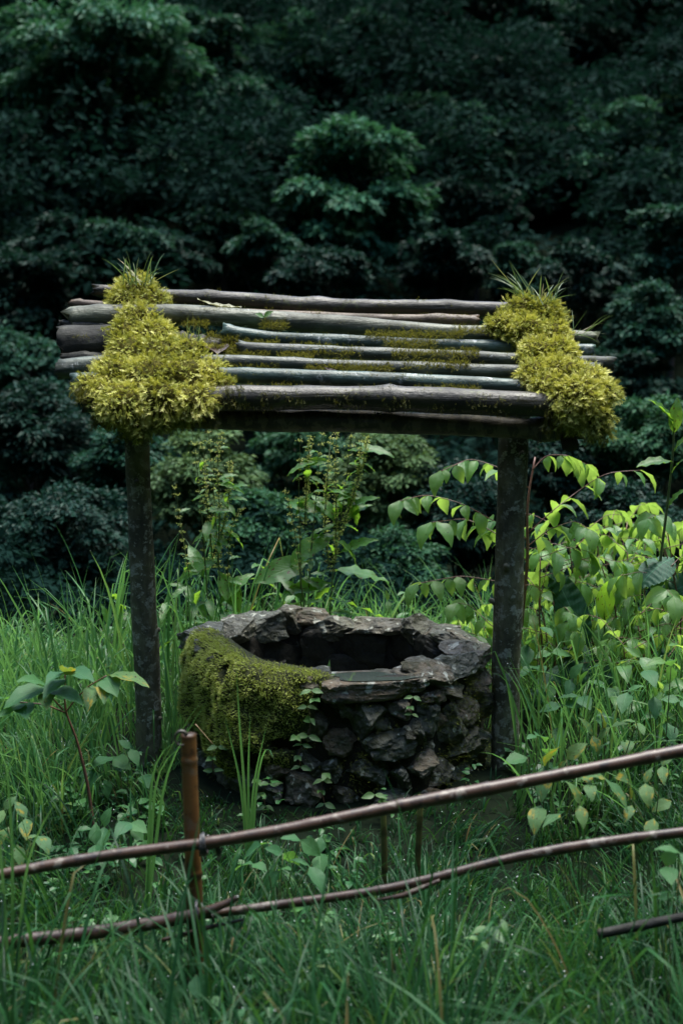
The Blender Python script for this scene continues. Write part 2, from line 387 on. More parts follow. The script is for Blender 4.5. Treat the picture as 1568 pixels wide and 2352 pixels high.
def bamboo_mat(name, a, b, dark, patch, rough=0.3):
    k = NT(name); v = k.coord((1, 1, 1)); st = k.noise(k.coord((5, 5, 5)), 3, 4, 0.6)
    c = k.mix(k.ramp(st, [(0.3, 0.0), (0.7, 1.0)]), a, b)
    c = k.mix(k.ramp(k.noise(v, 22, 5, 0.7), [(0.52, 0.0), (0.66, 0.9)]), c, dark)
    if patch: c = k.mix(k.ramp(k.noise(v, 17, 4, 0.6, 0.3), [(0.59, 0.0), (0.66, 0.7)]), c, patch)
    c = k.mix(k.ramp(attr(k), [(0.55, 0.0), (0.9, 0.85)]), c, tuple(x * 0.6 for x in dark))
    return k.out(c, rough, st, 0.3, 0.006, 0.5)
M['bamboo_orange'] = bamboo_mat('bamboo_orange', (0.105, 0.045, 0.012), (0.20, 0.092, 0.024), (0.022, 0.012, 0.006), (0.16, 0.12, 0.07), 0.5)
M['bamboo_rail'] = bamboo_mat('bamboo_rail', (0.036, 0.020, 0.011), (0.080, 0.043, 0.026), (0.012, 0.008, 0.006), (0.24, 0.21, 0.17), 0.42)
M['bamboo_green'] = bamboo_mat('bamboo_green', (0.10, 0.11, 0.03), (0.16, 0.15, 0.05), (0.03, 0.025, 0.012), None)
k = NT('water'); pw = k.n('BsdfPrincipled', {'Base Color': (0.055, 0.070, 0.060, 1), 'Roughness': 0.04}); k.set(k.n('OutputMaterial').inputs[0], pw.outputs[0]); M['water'] = k.m

# ------------------------------------------------------------------ ground: one sheet, clearing in front, gully, then the wooded slope
def g(x, y):
    x = np.asarray(x, float); y = np.asarray(y, float)
    P = np.stack([x, y, np.zeros_like(x * y)], -1) if x.shape else np.array([x, y, 0.0])
    z = 0.035 * vnoise(P, 1.3, 3) + 0.02 * vnoise(P, 3.1, 5)
    z = z + 0.13 * sstep(0.6, 2.0, x) * sstep(8, 6.5, y)
    z = z - 0.18 * sstep(5.35, 4.0, y)
    z = z - 0.9 * sstep(7.6, 11, y) + np.maximum(0, y - 13.5) * 0.43 * sstep(13, 19, y)
    z = z + 0.35 * vnoise(P, 0.23, 9) * sstep(12, 18, y)
    z = z + 0.95 * np.maximum(0, -5 - y) * sstep(-5, -9, y) + 0.95 * np.maximum(0, np.abs(x) - 14) * sstep(14, 19, np.abs(x))  # unseen valley sides, added behind and beside the camera to block the low sky
    return z
def grid_sheet(mb, xs, ys):
    X, Yg = np.meshgrid(xs, ys); V = np.stack([X, Yg, g(X, Yg)], -1)
    nx, ny = len(xs), len(ys); i, j = np.meshgrid(np.arange(ny - 1), np.arange(nx - 1), indexing='ij'); b = i * nx + j
    mb.add(V.reshape(-1, 3), np.stack([b, b + 1, b + nx + 1, b + nx], -1).reshape(-1, 4))
mb = MB()
xs = np.unique(np.r_[np.linspace(-220, -40, 12), np.linspace(-40, -6, 24), np.linspace(-6, 6, 72), np.linspace(6, 40, 24), np.linspace(40, 220, 12)])
ys = np.unique(np.r_[np.linspace(-60, -2, 16), np.linspace(-2, 12, 90), np.linspace(12, 70, 60), np.linspace(70, 160, 16)])
grid_sheet(mb, xs, ys)
tag(mb.obj('ground', M['soil']), 'dark damp soil under the grass rising into the wooded slope', kind='structure')

# ------------------------------------------------------------------ shelter over the well
def roofY(py):
    return 5.2 + (925 - py) / 235 * 0.58
sh = thing('well_shelter', 'rustic lean-to roof of round poles on two bark-covered posts, golden moss on both ends', 'shelter', (0, 5.38, 0))

def log(name, pts, rpx, Y, mat, parent, n=70, rough=0.09, seed=0, sides=18, f=16, label=None):
    P3 = []
    for i, p in enumerate(pts):
        y = Y if np.isscalar(Y) else Y[0] + (Y[1] - Y[0]) * (p[0] - pts[0][0]) / (pts[-1][0] - pts[0][0] + 1e-9)
        P3.append(at(p[0], p[1], y))
    P3 = resample(P3, n)
    rr = np.interp(np.linspace(0, 1, n), np.linspace(0, 1, len(rpx)), rpx) / FPX * (Y if np.isscalar(Y) else np.mean(Y)) * (1.1 if name == 'roof_pole' else 1.0)
    kr = np.random.default_rng(seed + 50)
    for _ in range(4):
        c_ = kr.uniform(0.05, 0.95); rr = rr * (1 + kr.uniform(-0.12, 0.22) * np.exp(-((np.linspace(0, 1, n) - c_) / kr.uniform(0.012, 0.03)) ** 2))
    P3 = P3 + np.stack([np.zeros(n), 0.1 * rr * vnoise(np.stack([P3[:, 0] * 3, P3[:, 1] * 0, P3[:, 2] * 0 + seed], 1), 1.0, seed), 0.1 * rr * vnoise(np.stack([P3[:, 0] * 3, P3[:, 1] * 0, P3[:, 2] * 0 + seed], 1), 1.0, seed + 9)], 1)
    m_ = MB(); tube(m_, P3, rr, sides, rough, f, seed, ragged=0.009)
    o = m_.obj(name, M[mat], parent)
    if label: o['label'] = label
    return o, P3, rr
def post(pts, rpx, Y, seed, label=None):
    P3 = np.array([at(a, b, Y) for a, b in pts])
    P3 = np.vstack([[P3[0] + [0, 0.01, 0.16]], P3, [P3[-1][0], P3[-1][1], -0.25]])
    P3 = resample(P3, 60); rr = np.interp(np.linspace(0, 1, 60), np.linspace(0, 1, len(rpx)), rpx) / FPX * Y
    rr = rr * (1 + 0.25 * np.exp(-((np.linspace(0, 1, 60) - 0.93) / 0.05) ** 2))
    m_ = MB(); tube(m_, P3, rr, 22, 0.09, 14, seed)
    for j in range(3):                        # branch scars
        rng = np.random.default_rng(seed + j); q = P3[rng.integers(8, 50)]; a_ = rng.uniform(math.pi, 2 * math.pi)
        d = np.array([math.cos(a_), math.sin(a_), 0.5]); tube(m_, np.array([q, q + d * rr[5] * 1.25]), [rr[5] * 0.4, rr[5] * 0.16], 8, 0.2, 40)
    return m_.obj('post', M['post_bark'], sh)
post([(314, 990), (320, 1130), (331, 1400), (341, 1600), (343, 1745)], [28, 28, 30, 29, 29], 5.38, 11)
post([(1180, 1000), (1174, 1180), (1165, 1420), (1160, 1600), (1157, 1800)], [35, 35, 34, 32, 31], 5.38, 23)
poles = []
def rp(*a, **k):
    poles.append(log('roof_pole', *a, parent=sh, **k))
rp([(218, 668), (400, 683), (560, 692), (700, 706), (900, 708), (1140, 711), (1262, 716)], [12, 17, 18, 18, 18, 17], 5.80, 'pole_dark', seed=1)
rp([(165, 697), (300, 705), (600, 722), (900, 738), (1096, 737)], [9, 11, 12, 13, 13], 5.74, 'pole_red', seed=2)
rp([(158, 733), (260, 726), (400, 724), (560, 730), (700, 742), (900, 755), (1120, 767), (1370, 779)], [25, 23, 20, 20, 20, 17, 16, 15], 5.66, 'pole_grey', seed=3)
rp([(512, 757), (540, 768), (600, 776), (800, 786), (1140, 797), (1362, 805)], [16, 14, 14, 14, 14, 14], 5.55, 'pole_green', seed=4)
rp([(146, 792), (260, 788), (420, 796), (545, 802)], [37, 36, 26, 15], 5.57, 'log_black', seed=5, rough=0.14, label='charred-looking thick log end')
rp([(548, 797), (620, 804), (900, 815), (1180, 827), (1405, 835)], [14, 14, 14, 14, 14], 5.46, 'pole_slate', seed=6)
rp([(138, 850), (260, 838), (505, 831), (800, 842), (1190, 856), (1372, 846)], [22, 18, 14, 14, 14, 13], 5.38, 'pole_slate', seed=7)
rp([(165, 876), (510, 860), (800, 872), (1210, 887), (1380, 893)], [17, 17, 17, 17, 16], 5.29, 'pole_green', seed=8)
rp([(195, 925), (360, 918), (540, 914), (800, 916), (1240, 926), (1400, 936)], [24, 26, 26, 26, 26, 24], 5.20, 'pole_dark', seed=9, label='thick wet brown eave pole')
for (pts_, rr_, Y_, sd_) in (([(138, 742), (175, 750), (240, 752)], [8, 14, 14], 5.63, 41), ([(142, 822), (190, 822), (250, 828)], [10, 17, 16], 5.50, 42), ([(188, 905), (230, 905), (300, 900)], [14, 18, 18], 5.26, 43)):
    log('log_stub', pts_, rr_, Y_, 'log_black', sh, n=16, rough=0.2, seed=sd_, f=26, label='short rotten stub wedged between the log ends')
log('beam', [(220, 954), (360, 957), (800, 970), (1330, 986)], [23, 26, 26, 23], 5.26, 'beam_bark', sh, seed=10, label='eave beam with patches of pale bare wood')
for (xa, ya, xb, yb) in ((246, 968, 268, 700), (1308, 1022, 1258, 742)):
    A = at(xa, ya, 5.19); B = at(xb, yb, 5.86); B[2] -= 0.06
    m_ = MB(); tube(m_, resample([A, (A + B) / 2 - [0, 0, 0.03], B], 16), 0.032, 12, 0.1, 18, 31); m_.obj('rafter', M['log_black'], sh)
# wire ties where the beam meets the posts
def tie(cx, cy_, Y, rad, parent, mat='wire', tail=True, w=0.0022, axis=0):
    c = at(cx, cy_, Y); a = np.linspace(0, 2 * np.pi * 2.1, 44); rng = np.random.default_rng(int(cx))
    P = np.stack([c[0] + np.linspace(-0.006, 0.008, 44) + 0.003 * np.sin(a * 0.7), c[1] + rad * np.cos(a), c[2] + rad * np.sin(a)], 1)
    if tail: P = np.vstack([P, [P[-1] + [0.012, -0.01, -0.03], P[-1] + [0.03, -0.02, -0.022], P[-1] + [0.035, -0.02, -0.045]]])
    m_ = MB(); tube(m_, P, w, 6); return m_.obj('tie', M[mat], parent)
tie(1236, 990, 5.26, 0.044, sh); tie(246, 962, 5.26, 0.042, sh); tie(1265, 985, 5.26, 0.044, sh)

# ---- moss
def fronds(mb, rng, P, D, L, W, a, npair=3):
    """feathery moss shoots: a stem with little side leaves"""
    n = len(P); D = nrm(D); ref = rng.normal(0, 1, (n, 3)); S = nrm(np.cross(D, ref)); N = np.cross(S, D)
    L = L[:, None]; V = []; T = []; q = 0
    V += [P - S * W * 0.25, P + S * W * 0.25, P + D * L]; T.append([0, 1, 2]); q = 3
    for j in range(npair):
        b = P + D * L * (0.2 + 0.6 * j / npair); sc = (1 - 0.25 * j / npair)
        for sg in (-1, 1):
            V += [b, b + D * L * 0.12, b + D * L * 0.34 * sc + (S * sg + N * 0.4 * rng.normal(0, 1, (n, 1))) * L * 0.21 * sc]
            T.append([q, q + 1, q + 2]); q += 3
    V = np.stack(V, 1); m = V.shape[1]
    Tt = (np.arange(n)[:, None, None] * m + np.array(T)[None]).reshape(-1, 3)
    tpos = np.array([0, 0, 1.0] + [x for j in range(npair) for _ in (0, 1) for x in (0.15 + 0.6 * j / npair, 0.3 + 0.6 * j / npair, 0.55 + 0.45 * j / npair)])
    mb.add(V.reshape(-1, 3), None, Tt, (a[:, None] * (0.45 + 0.55 * tpos[None])).ravel())   # self-shadow put into the tone: older brown-green stems darker, young tips pale

ico = bmesh.new(); bmesh.ops.create_icosphere(ico, subdivisions=4, radius=1)
IV4 = np.array([v.co[:] for v in ico.verts]); IT4 = np.array([[v.index for v in f_.verts] for f_ in ico.faces]); ico.free()
ico = bmesh.new(); bmesh.ops.create_icosphere(ico, subdivisions=3, radius=1)
IV3 = np.array([v.co[:] for v in ico.verts]); IT3 = np.array([[v.index for v in f_.verts] for f_ in ico.faces]); ico.free()

RN = nrm(np.array([0, -0.58, 0.80])); RS = np.array([0, 0.80, 0.58]); RX = np.array([1.0, 0, 0])
def moss_clump(blobs, seed, nf, label):
    rng = np.random.default_rng(seed); cs = []; base = MB(); fr = MB()
    blobs = [(x, y, r * 0.86) for x, y, r in blobs] + [(x + r * math.cos(t) * 0.62, y + r * math.sin(t) * 0.5, r * rng.uniform(0.3, 0.5)) for x, y, r in blobs for t in rng.uniform(0, 6.28, 4)]
    for (bx, by, br) in blobs:
        Y = roofY(by) - 0.06 if by < 925 else 5.15
        c = at(bx, by, Y); r = br / FPX * 5.4
        th = 0.72 if by < 925 else 0.5
        B = np.stack([RX * r, RS * r, RN * r * th]) if by < 925 else np.stack([RX * r, np.array([0, 0, 1]) * r, np.array([0, -1, 0]) * r * th])
        cs.append((c, B, r))
        V = IV3 * (0.90 + 0.20 * fbm(IV3 * r + c, 22, seed, 2))[:, None]
        base.add(c + V @ B, None, IT3)
    Bi = [np.linalg.inv(b[1]) for b in cs]; wt = np.array([b[2] ** 2 for b in cs]); wt /= wt.sum()
    PP = []; DD = []; LB = []
    for i, (c, B, r) in enumerate(cs):
        m = int(nf * wt[i]); d = nrm(rng.normal(0, 1, (m, 3))); d = d[d[:, 2] > -0.35]
        P = c + (d * (0.84 + 0.16 * rng.random((len(d), 1)))) @ B; keep = np.ones(len(P), bool)
        for j, (c2, B2, r2) in enumerate(cs):
            if j != i: keep &= np.linalg.norm((P - c2) @ Bi[j], axis=1) > 0.8
        keep &= P[:, 1] < cs[i][0][1] + 0.07
        P = P[keep]; nd = nrm((d[keep] / np.array([1, 1, 0.6])) @ (B / r))
        PP.append(P); DD.append(nd)
    P = np.concatenate(PP); D = np.concatenate(DD); n = len(P)
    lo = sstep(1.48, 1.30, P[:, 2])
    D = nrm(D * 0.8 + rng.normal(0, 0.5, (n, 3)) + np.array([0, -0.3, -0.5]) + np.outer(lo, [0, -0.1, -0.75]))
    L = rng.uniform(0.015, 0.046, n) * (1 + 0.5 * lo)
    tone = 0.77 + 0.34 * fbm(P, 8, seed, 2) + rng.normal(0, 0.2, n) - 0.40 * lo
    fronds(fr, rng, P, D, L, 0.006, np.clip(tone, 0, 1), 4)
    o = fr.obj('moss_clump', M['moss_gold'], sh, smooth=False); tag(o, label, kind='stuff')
    b_ = base.obj('moss_cushion', M['moss_cushion'], o); b_['kind'] = 'stuff'
    return P
LB_ = [(315, 668, 52), (288, 692, 44), (348, 695, 46), (320, 738, 58), (288, 765, 42), (352, 775, 55), (300, 812, 58), (370, 822, 65), (432, 815, 50), (268, 862, 55), (340, 872, 70), (420, 872, 66), (480, 865, 48), (212, 885, 34), (508, 888, 32), (282, 922, 52), (370, 925, 55), (450, 920, 45), (310, 955, 34), (322, 980, 16), (240, 905, 36)]
RB_ = [(1205, 712, 44), (1252, 722, 42), (1152, 745, 36), (1210, 762, 48), (1268, 768, 42), (1232, 810, 46), (1285, 812, 42), (1228, 858, 38), (1290, 860, 52), (1350, 872, 42), (1258, 890, 38), (1330, 908, 58), (1385, 900, 30), (1312, 938, 36), (1360, 952, 34), (1380, 972, 20), (1365, 990, 10)]
PL = moss_clump(LB_, 5, 24000, 'shaggy golden moss mound on the end beside the larger log ends')
PR = moss_clump(RB_, 6, 19000, 'shaggy golden moss ridge narrowing up the slope')
# thin moss crumbs sitting on the poles
rng = np.random.default_rng(77); mb = MB()
for (o, P3, rr) in poles:
    k_ = 30
    for _ in range(k_):
        i = rng.integers(6, len(P3) - 2); n = rng.integers(4, 26); sp = rng.uniform(0.006, 0.03)
        a = rng.uniform(0.15, 0.85 if rng.random() < 0.4 else 1.3, 1)[0]
        c = P3[i] + (P3[i + 1] - P3[i]) * rng.random() + np.array([0, -math.cos(a), math.sin(a)]) * rr[i] * 0.97
        q = c + rng.normal(0, 1, (n, 3)) * [sp, 0.006, 0.004]
        fronds(mb, rng, q, rng.normal(0, 0.6, (n, 3)) + [0, -0.4, 0.6], rng.uniform(0.005, 0.016, n), 0.002, np.clip(rng.normal(0.5, 0.3, n), 0, 1), 2)
o9, P9, r9 = poles[-1]
for _ in range(220):                          # hanging strands on the eave pole
    t = rng.integers(10, len(P9) - 3); n = rng.integers(2, 9); a = rng.uniform(-1.1, 0.7)
    c = P9[t] + (P9[t + 1] - P9[t]) * rng.random() + np.array([0, -math.cos(a), math.sin(a)]) * r9[t]
    fronds(mb, rng, c + rng.normal(0, 0.006, (n, 3)), rng.normal(0, 0.35, (n, 3)) + [0, -0.35, -0.9], rng.uniform(0.008, 0.026, n), 0.002, np.clip(rng.normal(0.22, 0.2, n), 0, 1), 2)
for (x0, x1, yy) in ((600, 660, 748), (660, 830, 808), (840, 1060, 770), (880, 1000, 790), (545, 640, 792), (920, 1080, 838), (740, 800, 838), (640, 720, 820), (1010, 1090, 905), (470, 550, 775), (480, 570, 800), (520, 620, 812), (500, 640, 840), (660, 760, 800), (900, 1100, 812), (700, 900, 845), (1050, 1150, 760), (560, 700, 895), (950, 1100, 898), (420, 480, 745)):
    n = int((x1 - x0) * 4.5)
    px_ = rng.uniform(x0, x1, n); py_ = yy + rng.normal(0, 5, n)
    q = np.array([at(a, b, roofY(b) - 0.045) for a, b in zip(px_, py_)])
    fronds(mb, rng, q, rng.normal(0, 0.6, (n, 3)) + [0, -0.5, 0.5], rng.uniform(0.009, 0.028, n), 0.003, np.clip(rng.normal(0.62, 0.28, n), 0, 1), 2)
for (x0, x1, y0, y1, n) in ((215, 500, 920, 975, 420), (270, 345, 970, 1000, 160), (1250, 1400, 925, 985, 260), (1340, 1395, 975, 1005, 90), (505, 560, 880, 925, 70), (165, 215, 880, 915, 60)):
    q = np.array([at(a, b, 5.16) for a, b in zip(rng.uniform(x0, x1, n), rng.uniform(y0, y1, n))])
    fronds(mb, rng, q, rng.normal(0, 0.3, (n, 3)) + [0, -0.25, -0.9], rng.uniform(0.02, 0.05, n), 0.003, np.clip(rng.normal(0.4, 0.25, n), 0, 1), 4)
tag(mb.obj('moss_crumbs', M['moss_bits'], sh, smooth=False), None, kind='stuff')

# ------------------------------------------------------------------ stone well
WC = np.array([at(782, 1480, 5.5)[0], 5.5, 0.0]); WR = 0.575
well = thing('stone_well', 'round well of rough dry-laid stones with a mossy shoulder, under the pole roof', 'well', WC)
srng = np.random.default_rng(4)
def wf(deg):
    a_ = np.radians((np.asarray(deg, float) + 4 + 30) % 60 - 30)
    return 1.045 * (0.35 + 0.65 * math.cos(math.pi / 6) / np.cos(a_))
def stone_mesh(rng, size, p=3.2, planes=9, rough=0.07, flat_top=False):
    V = IV4 / (np.abs(IV4) ** p).sum(1)[:, None] ** (1 / p)
    off = rng.random(3) * 50
    for _ in range(planes):
        nn = nrm(rng.normal(0, 1, 3)); d = rng.uniform(0.55, 0.98)
        s = V @ nn - d; V = V - np.where(s > 0, s, 0)[:, None] * nn
    V = V * (1 + rough * 1.0 * fbm(V + off, 1.9, 1, 2) + rough * 1.3 * np.abs(fbm(V + off, 3.6, 2, 3)))[:, None]
    V = V * (np.asarray(size) / 2)
    if flat_top: V[:, 2] = np.where(V[:, 2] > size[2] * 0.36, size[2] * 0.36 + (V[:, 2] - size[2] * 0.36) * 0.08, V[:, 2])
    return V
def add_stone(theta, rad, z, w, h, dep, tilt=0.0, rng=srng, mat='stone', **kw):
    """theta 0 = facing the camera, +90 = towards +X"""
    V = stone_mesh(rng, (w, dep, h), **kw); rad = rad * float(wf(theta))
    c, s = math.cos(tilt), math.sin(tilt)
    V = np.stack([V[:, 0] * c - V[:, 2] * s, V[:, 1], V[:, 0] * s + V[:, 2] * c], 1)
    th = R(theta); out = np.array([math.sin(th), -math.cos(th), 0]); tan = np.array([math.cos(th), math.sin(th), 0])
    W_ = WC + out * rad + np.array([0, 0, z]) + V[:, :1] * tan - V[:, 1:2] * out + V[:, 2:] * np.array([0, 0, 1])
    cc = WC + out * rad + np.array([0, 0, z])
    m_ = MB(); m_.add(W_, None, IT4)
    me = m_.mesh('stone', M[mat], False, cc)
    o = bpy.data.objects.new('stone', me); C.objects.link(o); o.parent = well; o.location = cc - WC
    return o
# stones seen on the face, measured in the photograph (centre x, centre y, width, height in 1568 px)
hero = [(866, 640, 0, 0)]
hero = [(846, 1655, 100, 92), (918, 1634, 52, 44), (996, 1597, 68, 44), (984, 1656, 62, 84), (896, 1722, 120, 66), (978, 1754, 76, 64), (846, 1776, 108, 68), (1028, 1788, 74, 74),
        (1060, 1672, 78, 122), (1112, 1716, 48, 100), (1096, 1628, 56, 78), (926, 1780, 70, 56), (750, 1776, 60, 56), (716, 1672, 60, 64), (672, 1672, 54, 62), (776, 1705, 70, 70),
        (800, 1845, 110, 50), (900, 1845, 90, 50), (985, 1838, 80, 46), (690, 1750, 64, 60), (640, 1760, 60, 60), (785, 1625, 50, 60), (1052, 1590, 60, 50), (940, 1690, 36, 40), (948, 1672, 40, 50)]
hz = []
for (hx, hy, hw, hh) in hero:
    # intersect the view ray with the outer cylinder
    d = at(hx, hy, 1.0) - np.array([0, 0, CAMZ]); lo_, hi_ = 4.4, 5.5
    for _ in range(40):
        Y = (lo_ + hi_) / 2; q = np.array([0, 0, CAMZ]) + d * Y
        if math.hypot(q[0] - WC[0], q[1] - WC[1]) > WR: lo_ = Y
        else: hi_ = Y
    th = math.degrees(math.atan2(q[0] - WC[0], -(q[1] - WC[1]))); ct = max(0.45, math.cos(R(th)))
    w = hw / FPX * Y / ct * 1.12; h = hh / FPX * Y * 1.15
    hz.append((th, q[2], w, h))
    add_stone(th, WR - 0.07 + srng.uniform(-0.012, 0.016), q[2], min(w, 0.26), h, 0.19, srng.normal(0, 0.15), planes=12, p=3.4, rough=0.10)
zl = [(-0.085, 0.13), (0.02, 0.13), (0.13, 0.12), (0.235, 0.12), (0.335, 0.11)]
for (z0, hh) in zl:
    th = srng.uniform(0, 20); end = th + 352
    while th < end:
        w = srng.uniform(0.11, 0.24); dt = math.degrees(w / WR); tc = th + dt / 2; tcs = (tc + 180) % 360 - 180
        zz = z0 + srng.normal(0, 0.012)
        near = any(abs(tcs - a) < 9 + math.degrees(c / WR) * 0.3 and abs(zz - b) < 0.07 for a, b, c, d_ in hz)
        bk = abs(tcs) > 85
        add_stone(tc, WR - (0.125 if near else 0.05 if bk else 0.075) + srng.uniform(-0.012, 0.015), zz, w * 1.06, hh * srng.uniform(0.95, 1.25), 0.10 if bk else 0.2, srng.normal(0, 0.12), planes=11, p=3.4, rough=0.10)
        th += dt * 0.97
# inner facing and rim
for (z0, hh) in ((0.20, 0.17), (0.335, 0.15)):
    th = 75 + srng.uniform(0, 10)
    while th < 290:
        w = srng.uniform(0.13, 0.26); dt = math.degrees(w / 0.45); add_stone(th + dt / 2, 0.468 + srng.uniform(-0.008, 0.008), z0 + srng.normal(0, .01), w * 1.1, hh * 1.1, 0.06, srng.normal(0, 0.15), planes=6, rough=0.09, p=4, mat='stone_wet_shade'); th += dt
def rimz(th):
    return np.interp(th % 360, [0, 25, 60, 90, 130, 160, 180, 200, 235, 262, 285, 310, 335, 360], [0.405, 0.41, 0.42, 0.425, 0.42, 0.42, 0.43, 0.445, 0.45, 0.455, 0.46, 0.43, 0.41, 0.405])
th = 27.0
while th < 340:
    w = srng.uniform(0.13, 0.25); dt = math.degrees(w / 0.52); tc = th + dt / 2
    dep = srng.uniform(0.15, 0.20)
    add_stone(tc, 0.512 + srng.uniform(-0.015, 0.015), float(rimz(tc)) - 0.008 + srng.normal(0, 0.008), w * 1.25, srng.uniform(0.09, 0.135), dep, srng.normal(0, 0.08), planes=13, p=3.6, rough=0.11)
    th += dt * 0.98
add_stone(193, 0.53, 0.45, 0.20, 0.075, 0.16, 0.05, planes=10)                 # the pale peak on the far rim
add_stone(70, 0.50, 0.455, 0.22, 0.07, 0.16, -0.1, planes=10); add_stone(112, 0.5, 0.445, 0.24, 0.06, 0.17, 0.1, planes=10)
sl = at(862, 1588, 4.96); slx = sl[0] - WC[0]
slab = add_stone(math.degrees(math.atan2(slx, 0.5)), 0.5, 0.392, 0.385, 0.088, 0.2, 0.0, p=7, planes=3, rough=0.045, flat_top=True); slab['label'] = 'flat front slab with pale lichen holding a rain puddle'
add_stone(-12, 0.5, 0.40, 0.13, 0.09, 0.2, 0.1); add_stone(31, 0.5, 0.41, 0.12, 0.08, 0.18, 0.2)
# earth packed between the stones
mb = MB(); nn_ = 64; prof = [(0.54, -0.2), (0.54, 0.39), (0.53, 0.42), (0.475, 0.42), (0.462, 0.39), (0.462, 0.2), (0.462, -0.2)]
V = []; an = np.arange(nn_) * 2 * np.pi / nn_
wfa = wf(np.degrees(an) + 90)
for (r_, z_) in prof: V.append(np.stack([WC[0] + r_ * wfa * np.cos(an), WC[1] + r_ * wfa * np.sin(an), np.full(nn_, z_)], 1))
V = np.stack(V); i, j = np.meshgrid(np.arange(len(prof) - 1), np.arange(nn_), indexing='ij'); j2 = (j + 1) % nn_
V = V + 0.012 * np.stack([vnoise(V, 9, 1), vnoise(V, 9, 2), vnoise(V, 9, 3)], -1)
mb.add(V.reshape(-1, 3), np.stack([i * nn_ + j, (i + 1) * nn_ + j, (i + 1) * nn_ + j2, i * nn_ + j2], -1).reshape(-1, 4)); mb.obj('earth_packing', M['mortar'], well)
mb = MB(); a = np.linspace(0, 2 * np.pi, 40, endpoint=False)
mb.add(np.vstack([np.stack([WC[0] + 0.45 * np.cos(a), WC[1] + 0.45 * np.sin(a), np.full(40, 0.07)], 1), [[WC[0], WC[1], 0.07]]]), None, np.stack([np.arange(40), (np.arange(40) + 1) % 40, np.full(40, 40)], 1))
wo = mb.obj('well_water', M['water'], well)
mb = MB(); pc = at(862, 1561, 4.99); pc[2] = 0.392 + 0.036
a = np.linspace(0, 2 * np.pi, 48, endpoint=False); rr = 1 + 0.13 * np.sin(3 * a + 1) + 0.08 * np.sin(5 * a)
ring = np.stack([pc[0] + 0.165 * rr * np.cos(a), pc[1] + 0.012 + 0.07 * rr * np.sin(a), np.full(48, pc[2])], 1)
mb.add(np.vstack([ring, [pc]]), None, np.stack([np.arange(48), (np.arange(48) + 1) % 48, np.full(48, 48)], 1)); mb.obj('puddle', M['water'], well)
# moss on the shoulder
rng = np.random.default_rng(8)
def moss_surf(th, s):
    """th degrees, s 0..1 up the wall then over the rim"""
    zt = np.interp(th, [-100, -75, -50, -25, -5, 10], [0.50, 0.50, 0.475, 0.455, 0.43, 0.40])
    edge = sstep(-2, -16, th + 16 * (1 - s) + 7 * vnoise(np.stack([th * 0.06, s * 3, th * 0], -1), 1.6, 4)) * sstep(-96, -76, th) * sstep(-0.02, 0.28, s + 0.12 * vnoise(np.stack([th * 0.05, s * 0, th * 0], -1), 1.9, 6)) * sstep(1.0, 0.93, s)
    edge = edge * sstep(-0.5, -0.2, vnoise(np.stack([th * 0.06, s * 5.5, th * 0], -1), 1.6, 15) + 0.34 * sstep(0.35, 0.65, s))
    up = np.clip(s / 0.86, 0, 1); ov = np.clip((s - 0.80) / 0.20, 0, 1)
    rad = WR + 0.035 * edge - 0.03 * (1 - edge) - 0.10 * ov ** 1.4 + 0.03 * np.sin(np.clip(up, 0, 1) * 3.0)
    z = 0.02 + (zt - 0.02) * up + 0.025 * edge * ov; rad = rad * wf(th)
    P = np.stack([WC[0] + rad * np.sin(np.radians(th)), WC[1] - rad * np.cos(np.radians(th)), z], -1)
    lump = 0.022 * vnoise(P, 10, 2) + 0.014 * vnoise(P, 27, 3)
    out = np.stack([np.sin(np.radians(th)), -np.cos(np.radians(th)), 0.5 * ov + 0.2], -1)
    return P + out * (lump * edge)[..., None], nrm(out), edge
TH, SS = np.meshgrid(np.linspace(-120, 14, 150), np.linspace(0.02, 1, 60), indexing='ij')
V, N_, E_ = moss_surf(TH, SS); ni, nj = TH.shape
i, j = np.meshgrid(np.arange(ni - 1), np.arange(nj - 1), indexing='ij'); b = i * nj + j; qq = np.stack([b, b + nj, b + nj + 1, b + 1], -1)
keep = (np.minimum(np.minimum(E_[:-1, :-1], E_[1:, :-1]), np.minimum(E_[:-1, 1:], E_[1:, 1:])) > 0.10)
mb = MB(); mb.add(V.reshape(-1, 3), qq[keep].reshape(-1, 4)); 
th = rng.uniform(-118, 12, 34000); s = rng.uniform(0.03, 1, 34000); P, N_, E_ = moss_surf(th, s)
kp = (E_ > 0.3) & (rng.random(34000) < E_ * 0.95); P, N_, th, s = P[kp], N_[kp], th[kp], s[kp]; n = len(P)
fr = MB(); tone = np.clip(1.0 + 0.7 * (s - 0.55) + 0.22 * fbm(P, 12, 3, 2) + rng.normal(0, 0.12, n), 0, 1)
fronds(fr, rng, P, N_ + rng.normal(0, 0.45, (n, 3)) + [0, -0.1, 0.15], rng.uniform(0.009, 0.021, n), 0.005, tone, 2)
o = fr.obj('moss', M['moss_green'], well, smooth=False); tag(o, 'bright yellow-green moss cushion over the shoulder of the well', kind='stuff')
b_ = mb.obj('moss_cushion', M['moss_base'], o); b_['kind'] = 'stuff'
